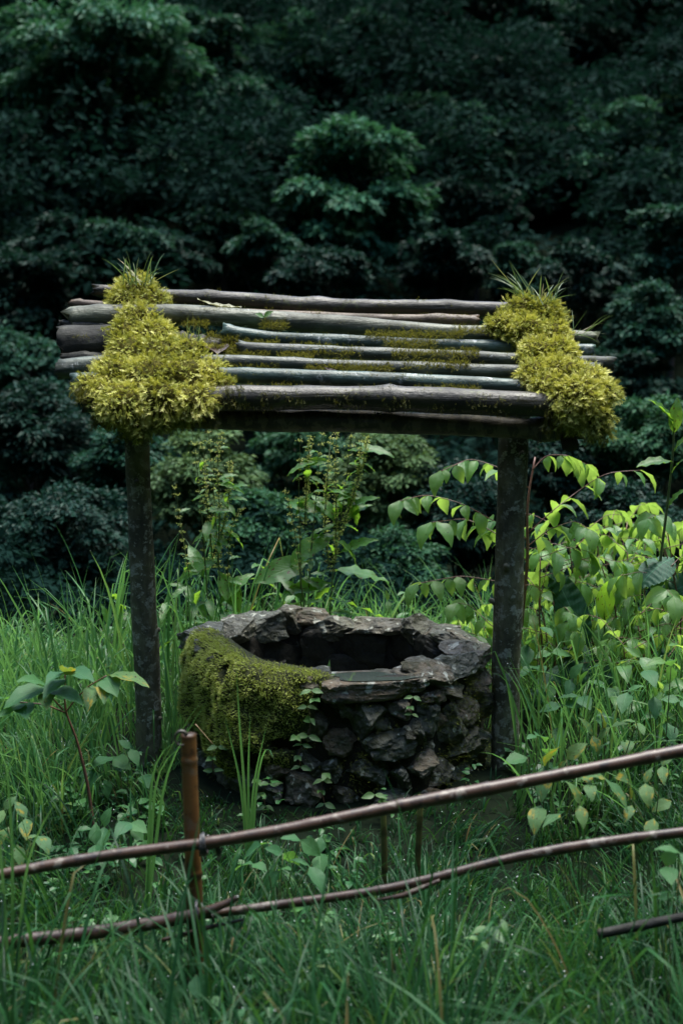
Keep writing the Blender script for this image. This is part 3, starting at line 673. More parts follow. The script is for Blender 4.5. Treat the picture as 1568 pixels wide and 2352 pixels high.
# scattered dark moss in the joints
fr = MB()
for _ in range(150):
    t = rng.uniform(-100, 95); z = rng.uniform(0.02, 0.40) ** 1.1; n = rng.integers(8, 50); sp = rng.uniform(0.01, 0.03)
    q = np.stack([rng.normal(0, sp, n), rng.normal(0, 0.01, n), rng.normal(0, sp, n)], 1); o3 = np.array([math.sin(R(t)), -math.cos(R(t)), 0])
    c = WC + o3 * (WR + 0.012) + [0, 0, z]; tn = np.array([math.cos(R(t)), math.sin(R(t)), 0])
    fronds(fr, rng, c + q[:, :1] * tn + q[:, 1:2] * o3 + q[:, 2:] * [0, 0, 1], o3 + rng.normal(0, 0.5, (n, 3)) + [0, 0, -0.2], rng.uniform(0.006, 0.016, n), 0.003, np.clip(rng.normal(0.22, 0.18, n), 0, 1), 1)
tag(fr.obj('joint_moss', M['moss_green'], well, smooth=False), None, kind='stuff')

# ------------------------------------------------------------------ bamboo fence
fence = thing('bamboo_fence', 'low bamboo fence, orange post and two brown rails, crossing in front of the well', 'fence', at(440, 2200, 3.65) * [1, 1, 0])
def bamboo(name, pts, rpx, Y, mat, parent, nodes, n=90, sides=14, seed=0, wob=0.10, dark=None):
    """pts (px, py, depth)"""
    P = resample([at(a, b, c) for a, b, c in pts], n); L = np.linspace(0, 1, n)
    r = np.interp(L, np.linspace(0, 1, len(rpx)), rpx) / FPX * Y
    nd = np.zeros(n)
    for t in nodes: nd += np.exp(-((L - t) / (0.5 / n * 1.3)) ** 2)
    m_ = MB(); tube(m_, P, r * (1 + 0.13 * nd), sides, wob, 9, seed, a=0.5)
    aa = np.repeat(np.clip(0.35 + 0.45 * nd, 0, 1), sides); aa = np.concatenate([aa, [0.9, 0.9]])
    if dark is not None: aa = np.clip(aa + np.concatenate([np.repeat(dark(L), sides), [0.3, 0.3]]), 0, 1)
    m_.A[-1] = aa
    return m_.obj(name, M[mat], parent), P, r
bamboo('post', [(433, 1686, 3.65), (437, 1800, 3.65), (443, 1960, 3.65), (452, 2260, 3.65), (456, 2390, 3.65)], [19, 20, 21, 21, 21], 3.65, 'bamboo_orange', fence, [0.085, 0.45, 0.8], n=110, seed=3, dark=lambda L: 0.35 * sstep(0.36, 0.46, L) + 0.5 * np.exp(-(L / 0.02) ** 2))
bamboo('rail', [(-160, 2042, 3.5), (0, 2010, 3.54), (200, 1968, 3.58), (440, 1943, 3.585), (620, 1914, 3.6), (800, 1875, 3.62), (1000, 1834, 3.65), (1200, 1797, 3.68), (1400, 1757, 3.71), (1568, 1724, 3.74), (1720, 1692, 3.76)], [13.5, 14, 14, 15, 15, 15, 16], 3.6, 'bamboo_rail', fence, [0.06, 0.17, 0.33, 0.45, 0.56, 0.665, 0.77, 0.87, 0.95], n=160, seed=5)
bamboo('rail', [(-160, 2192, 3.5), (0, 2164, 3.54), (200, 2145, 3.57), (400, 2113, 3.58), (500, 2088, 3.585), (548, 2060, 3.59)], [16, 17, 17, 17, 16, 7], 3.56, 'bamboo_rail', fence, [0.1, 0.3, 0.52, 0.78], n=90, seed=6)
bamboo('rail', [(395, 2112, 3.62), (600, 2084, 3.62), (800, 2056, 3.62), (880, 2047, 3.62), (1000, 2018, 3.63), (1100, 1985, 3.66), (1300, 1945, 3.69), (1568, 1911, 3.72), (1720, 1893, 3.74)], [10, 11, 11, 12, 13, 13, 14], 3.65, 'bamboo_rail', fence, [0.12, 0.22, 0.35, 0.47, 0.56, 0.68, 0.8, 0.92], n=140, seed=7)
bamboo('rail', [(372, 2160, 3.6), (470, 2132, 3.61), (560, 2112, 3.62)], [5, 6, 3], 3.6, 'bamboo_rail', fence, [0.5], n=24, seed=8)
bamboo('splinter', [(860, 2068, 3.61), (930, 2056, 3.61), (1010, 2022, 3.62)], [3, 8, 5], 3.6, 'bamboo_rail', fence, [], n=24, seed=18)
tie(463, 1941, 3.60, 0.026, fence, w=0.0045); tie(452, 2100, 3.60, 0.034, fence, w=0.0045); tie(468, 1938, 3.60, 0.027, fence, w=0.004)
# curled dry sheath at the post top
mb = MB(); c = at(428, 1688, 3.63); a = np.linspace(0.4, 5.2, 14)
P = np.stack([c[0] - 0.012 + 0.016 * np.cos(a), c[1] - 0.012 - a * 0.002, c[2] - 0.004 + 0.018 * np.sin(a)], 1); tube(mb, P, np.linspace(0.006, 0.002, 14), 6)
mb.obj('dry_sheath', M['stem_dark'], fence)
for (nm, lab, pts, r_) in (('bamboo_stake', 'thin green bamboo stake with a cut top, taller of two before the well', [(966, 1826, 4.35), (958, 1990, 4.35), (955, 2060, 4.35)], [7, 7, 7]), ('bamboo_stake', 'shorter dark bamboo stake half hidden by the upper rail', [(880, 1848, 4.35), (882, 1960, 4.35), (884, 2060, 4.35)], [7, 8, 8])):
    b3 = at(*pts[-1]); t = thing(nm, lab, 'stake', b3, 'cut stakes in front of the well'); bamboo('cane', pts, r_, 4.35, 'bamboo_green', t, [0.3, 0.7], n=40, seed=9, dark=lambda L: 0.45 * sstep(0.1, 0.3, L))
t = thing('bamboo_pole', 'dark broken bamboo pole lying low in the foreground grass', 'pole', at(1460, 2130, 3.55) * [1, 1, 0])
bamboo('cane', [(1372, 2146, 3.55), (1450, 2130, 3.55), (1568, 2106, 3.55), (1700, 2080, 3.55)], [11, 12, 12, 12], 3.55, 'log_black', t, [0.3, 0.7], n=40, seed=12)

# ------------------------------------------------------------------ leaves and plants
def leaf_mesh(name, mat, W=0.5, fold=0.25, droop=0.5, curl=0.0, wave=0.02, nv=9, nu=4, shape='ovate', pet=0.08, seed=0, pucker=0.0):
    """unit-length leaf along +Y, face up +Z"""
    v = np.linspace(0, 1, nv); u = np.linspace(-1, 1, nu + 1)
    t = np.clip((v - pet) / (1 - pet), 0, 1)
    if shape == 'ovate': w = np.sin(np.pi * t ** 0.72) ** 0.85 * (1 - 0.25 * t)
    elif shape == 'lance': w = np.sin(np.pi * t ** 0.85) ** 0.8
    else: w = np.sin(np.pi * t ** 0.55) ** 0.7
    w = np.maximum(w * W * 0.5, 0.012)
    ang = -droop * (v ** 1.3)
    yy = np.r_[0, np.cumsum(np.cos(ang[1:]) / (nv - 1))]; zz = np.r_[0, np.cumsum(np.sin(ang[1:]) / (nv - 1))]
    V = []; UV = []
    for i in range(nv):
        for x in u:
            wv = wave * math.sin(i * 2.3 + seed + x) * abs(x) + pucker * math.sin(i * 1.9 + 5 * abs(x) + seed) * (1 - abs(x) * 0.6) * min(1, abs(x) * 3)
            V.append((x * w[i] * (1 - 0.15 * fold), yy[i] + math.sin(-ang[i]) * 0 , zz[i] + fold * abs(x) ** 1.3 * w[i] + wv - curl * x * x * w[i])); UV.append(((x + 1) / 2, v[i]))
    n1 = nu + 1; i, j = np.meshgrid(np.arange(nv - 1), np.arange(nu), indexing='ij'); b = i * n1 + j
    Q = np.stack([b, b + 1, b + n1 + 1, b + n1], -1).reshape(-1, 4)
    m_ = MB(); m_.add(V, Q); me = m_.mesh(name, M[mat])
    uvl = me.uv_layers.new(name='UVMap'); lv = np.zeros(len(me.loops), np.int32); me.loops.foreach_get('vertex_index', lv)
    uvl.data.foreach_set('uv', np.array(UV, np.float32)[lv].ravel())
    return me
def leafset(mat, n=5, **kw):
    rng = np.random.default_rng(len(mat)); out = []
    for i in range(n):
        k = dict(kw); k['droop'] = kw.get('droop', 0.5) * rng.uniform(0.6, 1.4); k['fold'] = kw.get('fold', 0.25) * rng.uniform(0.6, 1.4); k['W'] = kw.get('W', 0.5) * rng.uniform(0.9, 1.12); k['seed'] = i * 3.1
        out.append(leaf_mesh('leaf', mat, **k))
    return out
LS = {'shrub': leafset('shrub_leaf', 6, W=0.60, fold=0.30, droop=0.7), 'dock': leafset('dock_leaf', 5, W=0.34, fold=0.25, droop=0.6, shape='lance', wave=0.03, nv=11),
      'dockdark': leafset('dock_dark', 4, W=0.30, fold=-0.3, droop=0.9, shape='lance', wave=0.02, nv=34, nu=8, pucker=0.022), 'weed': leafset('weed_leaf', 5, W=0.72, fold=0.15, droop=0.5),
      'herb': leafset('herb_leaf', 4, W=0.55, fold=0.2, droop=0.4, nv=6), 'spot': leafset('spotted_leaf', 5, W=0.6, fold=0.15, droop=0.8), 'dockbroad': leafset('dock_leaf', 3, W=0.52, fold=0.1, droop=0.25, wave=0.04, nv=11)}
def place_leaf(me, root, P, D, N, L, wid=1.0, name='leaf', label=None):
    D = nrm(D); X = np.cross(D, N); X = X / max(np.linalg.norm(X), 1e-6); Z = np.cross(X, D)
    o = bpy.data.objects.new(name, me); C.objects.link(o); o.parent = root
    lp = np.asarray(P) - np.array(root.location)
    m4 = Matrix(((X[0] * L * wid, D[0] * L, Z[0] * L, lp[0]), (X[1] * L * wid, D[1] * L, Z[1] * L, lp[1]), (X[2] * L * wid, D[2] * L, Z[2] * L, lp[2]), (0, 0, 0, 1)))
    o.matrix_basis = m4
    if label: o['label'] = label
    return o
def rachis(root, rng, pts, leaves, L, stemmat, r=0.0022, npairs=4, t0=0.25, droop=0.75, terminal=True, side=1.0):
    P = resample(pts, 20); mb_ = MB(); tube(mb_, P, np.linspace(r, r * 0.5, 20), 6); mb_.obj('branch', M[stemmat], root)
    T = nrm(np.gradient(P, axis=0))
    for q in range(npairs):
        i = int((t0 + (0.97 - t0) * q / max(1, npairs - 1)) * 19); S = nrm(np.cross(T[i], [0, 0, 1]))
        for sg in (-1, 1):
            if rng.random() < 0.1: continue
            d = T[i] * rng.uniform(0.1, 0.8) + S * sg * side * rng.uniform(0.4, 1.1) + np.array([0, 0, -droop * rng.uniform(0.2, 1.5)])
            place_leaf(leaves[rng.integers(len(leaves))], root, P[i], d, np.array([0, 0, 1.0]) + T[i] * 0.3 + rng.normal(0, 0.28, 3), L * rng.uniform(0.6, 1.2) * (1 - 0.1 * q / npairs))
    if terminal: place_leaf(leaves[0], root, P[-1], T[-1] + [0, 0, -droop * 0.8], np.array([0, 0, 1.0]) + T[-1] * 0.3, L * 1.05)
def stem(root, pts, r0, r1, mat, n=24, name='stem'):
    P = resample(pts, n); mb_ = MB(); tube(mb_, P, np.linspace(r0, r1, n), 8, 0.05, 30); mb_.obj(name, M[mat], root); return P

rng = np.random.default_rng(21)
# --- large shrub behind the right post
b0 = at(1185, 1700, 6.05); b0[2] = g(b0[0], b0[1])
s1 = thing('shrub', 'tall yellow-green shrub with drooping leaflets behind the thicker post', 'shrub', b0)
stem(s1, [b0, at(1190, 1500, 6.05), at(1212, 1280, 6.05), at(1208, 1160, 6.05), at(1228, 1050, 6.1)], 0.011, 0.004, 'stem_red')
for pts, L, npr in (([(1212, 1120), (1150, 1075), (1080, 1052), (1012, 1082)], 0.115, 4), ([(1210, 1240), (1130, 1195), (1060, 1155), (980, 1135), (918, 1150)], 0.115, 5),
                    ([(1210, 1290), (1140, 1225), (1070, 1190), (990, 1200)], 0.13, 4), ([(1212, 1225), (1265, 1175), (1330, 1125), (1390, 1085), (1470, 1080)], 0.12, 5),
                    ([(1222, 1080), (1250, 1045), (1300, 1045), (1350, 1068)], 0.11, 4), ([(1212, 1345), (1140, 1335), (1060, 1322), (960, 1340)], 0.115, 5),
                    ([(1205, 1260), (1260, 1215), (1320, 1195), (1350, 1215)], 0.11, 4), ([(1195, 1470), (1130, 1440), (1080, 1390), (1050, 1385)], 0.11, 4), ([(1195, 1500), (1120, 1470), (1070, 1450)], 0.10, 3)):
    n = len(pts); rachis(s1, rng, [at(a, b, 6.05 + rng.uniform(-0.25, 0.25) * (i / n)) for i, (a, b) in enumerate(pts)], LS['shrub'], L, 'stem_red', 0.0028, npr + 2, 0.22)
# --- lower shrubs at the right
def low_shrub(label, bx, Y, tips, L=0.10, grp='low shrubs at the right edge'):
    b = at(bx, 1700, Y); b[2] = g(b[0], b[1]); s = thing('shrub', label, 'shrub', b, grp)
    for (tx, ty) in tips:
        tp = at(tx, ty, Y + rng.uniform(-0.2, 0.2)); mid = b * 0.4 + tp * 0.6 + np.array([rng.normal(0, 0.04), rng.normal(0, 0.04), 0.03])
        stem(s, [b, mid, tp], 0.005, 0.0025, 'stem_red', 16)
        for q in range(2):
            d = nrm(np.array([rng.normal(0, 1), rng.normal(0, 0.7), 0.25])) * rng.uniform(0.15, 0.28)
            st = tp if q == 0 else mid * 0.35 + tp * 0.65
            rachis(s, rng, [st, st + d * 0.6 + [0, 0, 0.02], st + d + [0, 0, -0.02]], LS['shrub'], L * rng.uniform(0.85, 1.15), 'stem_red', 0.002, 3, 0.35)
low_shrub('yellow-green shrub between the thick post and the puckered dock leaf', 1270, 6.4, [(1250, 1300), (1300, 1220), (1330, 1290), (1230, 1400), (1290, 1390), (1240, 1460), (1340, 1220), (1260, 1230)])
low_shrub('bushy lime shrub behind the upright dock leaf', 1390, 6.7, [(1370, 1215), (1410, 1260), (1440, 1200), (1380, 1330), (1420, 1380), (1455, 1310), (1350, 1420), (1400, 1210), (1440, 1260)])
low_shrub('lime shrub at the frame edge under the tall leafy stalk', 1520, 6.3, [(1510, 1230), (1560, 1280), (1490, 1320), (1540, 1380), (1580, 1220), (1500, 1430), (1550, 1450), (1600, 1330), (1530, 1210), (1480, 1250)])
low_shrub('lime shrub at the right frame edge in front of the dark bush', 1470, 5.7, [(1460, 1420), (1500, 1480), (1540, 1500), (1430, 1480), (1570, 1420), (1480, 1540), (1560, 1560)], 0.09)
low_shrub('leafy yellow-green shrub right behind the glowing upright leaf', 1400, 6.15, [(1380, 1300), (1420, 1330), (1450, 1400), (1400, 1440), (1340, 1360), (1440, 1270), (1365, 1480), (1470, 1460)], 0.105)
low_shrub('yellow-green shrub filling the gap right of the thick post above the weeds', 1260, 6.0, [(1240, 1280), (1290, 1300), (1230, 1350), (1280, 1440), (1240, 1520), (1300, 1500), (1270, 1380)], 0.105)
low_shrub('lime shrub crown at the right edge below the bent stalk leaf', 1545, 5.95, [(1540, 1300), (1575, 1350), (1510, 1370), (1560, 1420), (1590, 1270), (1525, 1260)], 0.105)
low_shrub('small lime seedlings low beside the well rim', 1120, 6.6, [(1090, 1480), (1140, 1500), (1060, 1470), (1110, 1440)], 0.075)
# --- docks
def dock(label, bx, Y, stalks, leaves, seedsize=1.0, grp='flowering docks behind the well'):
    b = at(bx, 1650, Y); b[2] = g(b[0], b[1]); s = thing('dock_plant', label, 'plant', b, grp); sd_ = MB()
    for pts in stalks:
        P = np.array([at(a, c, Y + rng.normal(0, 0.03)) for a, c in pts])
        P = np.vstack([[b + np.array([(P[0][0] - b[0]) * 0.3, 0, 0])], P]) if pts[0][1] > 1300 else P
        P = stem(s, P, 0.004, 0.0016, 'stem_green', 60)
        z0 = at(0, 1330, Y)[2]
        for _ in range(9):
            i = rng.integers(8, 52); az_ = rng.uniform(0, 6.28); place_leaf(LS['dock'][rng.integers(5)], s, P[i], (math.cos(az_), math.sin(az_) * 0.6, rng.uniform(-0.4, 0.5)), np.array([0, -0.4, 0.9]), rng.uniform(0.06, 0.15) * (1.3 - i / 60), 1.0)
        for i in range(60):
            if P[i][2] < z0 + 0.02 or i % 2 or rng.random() < 0.12: continue
            m = int(14 * seedsize); q = P[i] + rng.normal(0, 1, (m, 3)) * [0.0075, 0.0075, 0.003]
            leaf_cards(sd_, q, rng.normal(0, 1, (m, 3)) + [0, 0, -0.6], rng.normal(0, 1, (m, 3)), 0.008, 0.007, 0.2, rng=rng)
    o = sd_.obj('seed_whorls', M['seed'], s, smooth=False); o['kind'] = 'stuff'
    for (kind, x0, y0, x1, y1, wid, ny) in leaves:
        A = at(x0, y0, Y + rng.normal(0, 0.03)); B = at(x1, y1, Y + ny * 0.1 + rng.normal(0, 0.04)); d = B - A
        nn = np.array([0, -0.55 if ny >= 0 else 0.3, 0.8]) + rng.normal(0, 0.15, 3)
        place_leaf(LS[kind][rng.integers(len(LS[kind]))], s, A, d + [0, 0, 0.18 * np.linalg.norm(d)], nn, np.linalg.norm(d) * 1.08, wid)
    return s
dock('dock with slim seed stalks beside the thinner post', 480, 6.25,
     [[(510, 1420), (500, 1250), (490, 1120), (478, 980)], [(480, 1420), (465, 1200), (455, 1080), (440, 985)], [(452, 1430), (430, 1290), (412, 1190), (402, 1110)], [(520, 1430), (525, 1270), (530, 1190), (560, 1165)], [(500, 1300), (505, 1180), (498, 1060), (510, 990)], [(490, 1300), (475, 1150), (470, 1060), (462, 1010)], [(500, 1260), (520, 1180), (530, 1100), (528, 1050)]],
     [('dock', 500, 1290, 400, 1330, 1.2, 0), ('dock', 500, 1210, 570, 1250, 0.9, 0), ('dock', 495, 1110, 560, 1130, 0.7, 0), ('dock', 505, 1390, 570, 1310, 1.2, 0), ('dock', 500, 1310, 545, 1400, 1.3, 0), ('dock', 470, 1330, 430, 1250, 1, 0), ('dock', 490, 1430, 440, 1380, 1, 0), ('dock', 500, 1180, 480, 1240, .9, 0), ('dock', 490, 1500, 600, 1440, 1, 0)])
dock('leafy dock with seed stalks behind the far rim, spotted leaves', 745, 6.2,
     [[(755, 1430), (765, 1300), (790, 1150), (800, 1040), (808, 990)], [(705, 1430), (712, 1290), (725, 1150), (735, 1040), (742, 985)], [(690, 1400), (690, 1250), (685, 1120), (690, 1000)], [(770, 1290), (772, 1180), (770, 1060), (772, 990)], [(790, 1200), (820, 1110), (838, 1040), (845, 1000)], [(770, 1250), (800, 1180), (822, 1100), (830, 1010)], [(755, 1300), (745, 1200), (752, 1090), (760, 1000)], [(690, 1330), (680, 1230), (665, 1170), (655, 1120)], [(700, 1200), (705, 1100), (712, 1000)]],
     [('dock', 770, 1235, 660, 1290, 1.6, 0), ('dock', 712, 1290, 600, 1345, 1.3, 0), ('dockbroad', 770, 1310, 885, 1340, 1.15, 0), ('dock', 765, 1340, 660, 1370, 0.9, 0), ('dock', 780, 1270, 860, 1245, 0.9, 0), ('dock', 795, 1170, 860, 1140, 1, 0), ('dock', 745, 1180, 650, 1150, 1.2, 0), ('dock', 760, 1060, 690, 1070, .8, 0), ('dock', 800, 1035, 895, 1035, 0.8, 0), ('dock', 735, 1060, 660, 1080, .8, 0), ('dock', 770, 1200, 720, 1130, 1, 0), ('dock', 790, 1130, 830, 1210, 1, 0),
      ('dockbroad', 755, 1375, 880, 1425, 1.25, -0.3), ('dockbroad', 765, 1345, 715, 1390, 1.3, -0.3), ('dock', 710, 1390, 610, 1430, 0.9, 0), ('dock', 705, 1385, 640, 1330, .9, 0), ('dock', 770, 1240, 830, 1290, 1.2, 0), ('dock', 790, 1200, 845, 1150, .9, 0), ('dock', 720, 1130, 680, 1180, 1, 0)])
# puckered dock at the right: big dark leaves and one backlit upright leaf
bY = 5.95; b = at(1360, 1690, bY); b[2] = g(b[0], b[1]); s = thing('dock_plant', 'broad dark puckered dock with one glowing upright leaf, right of the thick post', 'plant', b)
place_leaf(LS['dockdark'][0], s, at(1358, 1500, bY), at(1262, 1285, bY - 0.06) - at(1358, 1500, bY), np.array([-0.2, -1, 0.35]), 0.44, 0.95, label='dark puckered leaf leaning over')
place_leaf(LS['dockdark'][1], s, at(1352, 1660, bY), at(1345, 1440, bY) - at(1352, 1660, bY), np.array([0.1, -1, 0.3]), 0.40, 1.75)
place_leaf(LS['dockdark'][2], s, at(1300, 1520, bY), at(1230, 1590, bY - 0.2) - at(1300, 1520, bY), np.array([0, -0.8, 0.6]), 0.3, 1)
place_leaf(LS['dockdark'][3], s, at(1420, 1560, bY), at(1510, 1500, bY - 0.1) - at(1420, 1560, bY), np.array([0, -0.8, 0.6]), 0.3, 1)
place_leaf(LS['dockdark'][1], s, at(1550, 1280, bY), at(1470, 1300, bY - 0.2) - at(1550, 1280, bY), np.array([0, -0.5, 0.8]), 0.26, 1.5)
place_leaf(LS['dockdark'][2], s, at(1500, 1380, bY), at(1600, 1320, bY - 0.1) - at(1500, 1380, bY), np.array([0, -0.8, 0.6]), 0.3, 1.6)
stem(s, [at(1375, 1660, bY), at(1385, 1520, bY), at(1388, 1400, bY)], 0.005, 0.003, 'stem_green')
place_leaf(LS['dock'][0], s, at(1385, 1440, bY), at(1392, 1325, bY) - at(1385, 1440, bY) + np.array([0, 0, 0.01]), np.array([0.1, 1.0, 0.25]), 0.235, 1.0, label='narrow upright leaf glowing lime against the light')
# tall leafy stalk at the right edge
b = at(1490, 1620, 5.9); b[2] = g(b[0], b[1]); s = thing('tall_stalk', 'tall leafy green stalk at the frame edge rising past the shrubs', 'plant', b)
P = stem(s, [b, at(1495, 1450, 5.9), at(1520, 1250, 5.9), at(1545, 1050, 5.9), at(1548, 935, 5.9)], 0.009, 0.004, 'stem_green', 30)
for (x0, y0, x1, y1) in ((1545, 1060, 1480, 1075), (1545, 1000, 1555, 935), (1548, 990, 1535, 940), (1545, 1040, 1575, 1000), (1530, 1170, 1560, 1130), (1515, 1290, 1470, 1270), (1540, 1090, 1560, 1060), (1547, 970, 1505, 930)):
    A = at(x0, y0, 5.9); d = at(x1, y1, 5.85) - A; place_leaf(LS['dock'][rng.integers(5)], s, A, d + [0, 0, 0.03], np.array([0, -0.4, 0.9]), np.linalg.norm(d) * 1.25, 1.0)
# --- sapling in the left grass
b = at(218, 1850, 4.75); b[2] = g(b[0], b[1]); s = thing('sapling', 'young sapling with dark red stem and serrated leaves in the grass before the thinner post', 'plant', b)
stem(s, [b, at(200, 1790, 4.75), at(172, 1680, 4.75), at(148, 1636, 4.75), at(150, 1590, 4.75), at(150, 1540, 4.75)], 0.007, 0.0025, 'stem_red')
stem(s, [at(148, 1636, 4.75), at(105, 1618, 4.72), at(40, 1612, 4.7)], 0.0032, 0.002, 'stem_red', name='branch'); stem(s, [at(150, 1638, 4.75), at(175, 1605, 4.73), at(205, 1575, 4.7), at(245, 1552, 4.7)], 0.003, 0.002, 'stem_red', name='branch'); stem(s, [at(145, 1630, 4.75), at(118, 1600, 4.7), at(108, 1595, 4.7)], 0.003, 0.002, 'stem_red', name='branch')
for (x0, y0, x1, y1, wid) in ((108, 1580, 20, 1610, .9), (110, 1588, 105, 1620, 1.2), (112, 1582, 180, 1606, .9), (108, 1575, 60, 1555, .8), (150, 1545, 110, 1560, 1), (150, 1540, 205, 1555, 1), (152, 1550, 160, 1525, .9), (150, 1560, 105, 1590, .9), (215, 1575, 205, 1620, 1.1), (240, 1560, 238, 1605, 1), (250, 1550, 330, 1560, .8), (245, 1555, 260, 1590, 1), (60, 1612, 8, 1640, 1.1), (50, 1615, 60, 1650, 1), (30, 1610, -20, 1600, 1)):
    A = at(x0, y0, 4.72); d = at(x1, y1, 4.62) - A; place_leaf(LS['spot' if rng.random() < 0.3 else 'weed'][rng.integers(5)], s, A, d + [0, 0, 0.02], np.array([0, -0.35, 0.95]) + rng.normal(0, 0.15, 3), max(0.085, np.linalg.norm(d) * 1.15), wid * 0.85)
# --- spotted-leaf plants right front, and more weeds
def weed(label, bx, by, Y, leaves, kind, L, grp=None, stemmat='stem_green', cat='plant', name='broadleaf_weed'):
    b = at(bx, by, Y); b[2] = g(b[0], b[1]); s = thing(name, label, cat, b, grp)
    for (tx, ty) in leaves:
        tp = at(tx, ty, Y + rng.uniform(-0.08, 0.08)); tp[2] = max(tp[2], b[2] + 0.03)
        stem(s, [b + (tp - b) * [0.15, 0.15, 0], b * 0.5 + tp * 0.5 + [0, 0, 0.02], tp], 0.0025, 0.0015, stemmat, 10)
        d = np.array([(tp[0] - b[0]) * 2.5 + rng.normal(0, 0.3), rng.normal(-0.35, 0.4), rng.uniform(-0.5, 0.05)])
        place_leaf(LS[kind][rng.integers(len(LS[kind]))], s, tp, d, np.array([0, -0.3, 1.0]) + rng.normal(0, 0.2, 3), L * rng.uniform(0.75, 1.2), 0.95)
        if rng.random() < 0.7: place_leaf(LS[kind][rng.integers(len(LS[kind]))], s, tp, -d * [1, 0.3, 1] + [0, -0.2, 0], np.array([0, -0.3, 1.0]) + rng.normal(0, 0.2, 3), L * rng.uniform(0.6, 1.0), 0.95)
weed('yellow-blotched broad leaves hanging just above the lower rail', 1330, 1960, 4.15, [(1240, 1850), (1285, 1870), (1330, 1850), (1350, 1800), (1390, 1790), (1250, 1760), (1300, 1745)], 'spot', 0.10)
weed('mottled broad-leaved weed between the two rails near the frame edge', 1480, 1950, 4.2, [(1440, 1790), (1480, 1800), (1520, 1760), (1540, 1840), (1450, 1850), (1500, 1880)], 'spot', 0.09)
weed('pale green seedling with pointed leaves above the upper rail', 1520, 1720, 4.8, [(1480, 1540), (1540, 1530), (1500, 1600), (1560, 1610), (1530, 1660), (1440, 1590)], 'weed', 0.10)
weed('broad nettle-like weed in shade at the lower frame edge', 1550, 2060, 3.6, [(1530, 1990), (1560, 1960), (1500, 2040), (1545, 2060)], 'weed', 0.07)
weed('broad leaves right behind the orange post', 640, 2010, 4.15, [(600, 1940), (650, 1960), (690, 1930), (710, 1990), (580, 1985), (640, 2000), (735, 1960)], 'weed', 0.085)
weed('heart-leaved weed between the orange post and the rail at frame left', 290, 1960, 4.3, [(240, 1900), (300, 1890), (330, 1930), (220, 1940), (270, 1950)], 'weed', 0.085)
weed('heart-shaped leaves at the foot of the thinner post', 290, 1800, 5.0, [(260, 1740), (300, 1720), (330, 1780), (240, 1790), (210, 1760)], 'weed', 0.09)
weed('low weed with yellowing leaf at the left frame edge', 50, 1990, 4.2, [(20, 1900), (60, 1880), (40, 1940), (90, 1920), (10, 1860)], 'spot', 0.075)
weed('small rounded weed in the dark foreground below the lower rail', 430, 2300, 3.45, [(400, 2260), (450, 2240), (480, 2290), (380, 2300)], 'weed', 0.06)
weed('pair of pale rounded leaves in the foreground middle', 1130, 2200, 3.55, [(1120, 2130), (1150, 2110), (1100, 2160)], 'herb', 0.06)
weed('low herb under the thick post beside the upper rail', 1240, 1790, 4.7, [(1210, 1740), (1260, 1720), (1230, 1690), (1280, 1760)], 'weed', 0.085)
RW = 'mid-green weeds filling the right thicket'
for (lab_, bx, by, Y, tips_, kd, L_) in (
    ('leafy weed directly behind the foot of the thicker post', 1220, 1640, 5.75, [(1190, 1560), (1225, 1530), (1250, 1570), (1210, 1480), (1240, 1440), (1265, 1500)], 'weed', 0.10),
    ('broad mid-green weed between the puckered dock and the upper rail', 1330, 1720, 5.2, [(1290, 1620), (1330, 1600), (1370, 1630), (1310, 1560), (1350, 1540), (1390, 1580), (1280, 1670)], 'weed', 0.095),
    ('dense weed right of the puckered dock above the upper rail', 1430, 1700, 5.3, [(1410, 1600), (1450, 1580), (1480, 1620), (1430, 1530), (1470, 1510), (1400, 1650), (1500, 1560)], 'shrub', 0.10),
    ('lime-edged weed at the right frame edge above the upper rail', 1540, 1690, 5.2, [(1520, 1590), (1560, 1560), (1580, 1620), (1530, 1520), (1570, 1490), (1510, 1640)], 'shrub', 0.10),
    ('yellowing weed low in the right thicket', 1400, 1720, 4.9, [(1360, 1690), (1400, 1670), (1440, 1700), (1380, 1640), (1460, 1660)], 'spot', 0.085)):
    weed(lab_, bx, by, Y, tips_, kd, L_, RW)
BW = 'weeds between the posts behind the well'
for (lab_, bx, Y, tips_, kd, L_) in (
    ('leafy weed close behind the mossy side of the well', 430, 6.0, [(410, 1420), (450, 1390), (390, 1380), (430, 1340), (470, 1430), (400, 1470)], 'dock', 0.13),
    ('narrow-leaved weed between the two docks', 610, 6.4, [(590, 1380), (630, 1350), (600, 1300), (640, 1400), (570, 1420)], 'dock', 0.14),
    ('weed behind the far rim right of the leafy dock', 930, 6.5, [(910, 1420), (950, 1400), (890, 1380), (930, 1360)], 'herb', 0.07),
    ('green weed beyond the thinner post on its outer side', 270, 6.3, [(250, 1440), (290, 1400), (230, 1470), (270, 1380)], 'dock', 0.13)):
    weed(lab_, bx, 1600, Y, tips_, kd, L_, BW)
# creeping herbs on the well face
def herb(label, nodes, Y, L=0.035):
    P = [at(a, b, Y) for a, b in nodes]; s = thing('creeping_herb', label, 'plant', P[0], 'creeping herbs on the well face'); stem(s, P, 0.0018, 0.001, 'stem_red', 14)
    for q, p in enumerate(P):
        for sg in (-1, 1):
            d = np.array([sg * (1 if q % 2 == 0 else 0.35), -0.5 - (0.5 if q % 2 else 0), rng.uniform(-0.3, 0.35)])
            place_leaf(LS['herb'][rng.integers(4)], s, p, d, np.array([0, -0.75, 0.65]) + rng.normal(0, 0.2, 3), L * rng.uniform(0.8, 1.2))
herb('creeping herb trailing down from the rim beside the moss', [(715, 1585), (722, 1605), (705, 1622), (714, 1650), (708, 1690)], 4.90, 0.045)
herb('leafy herb sprig halfway down the moss edge', [(690, 1760), (684, 1735), (694, 1710), (680, 1690)], 4.89, 0.038)
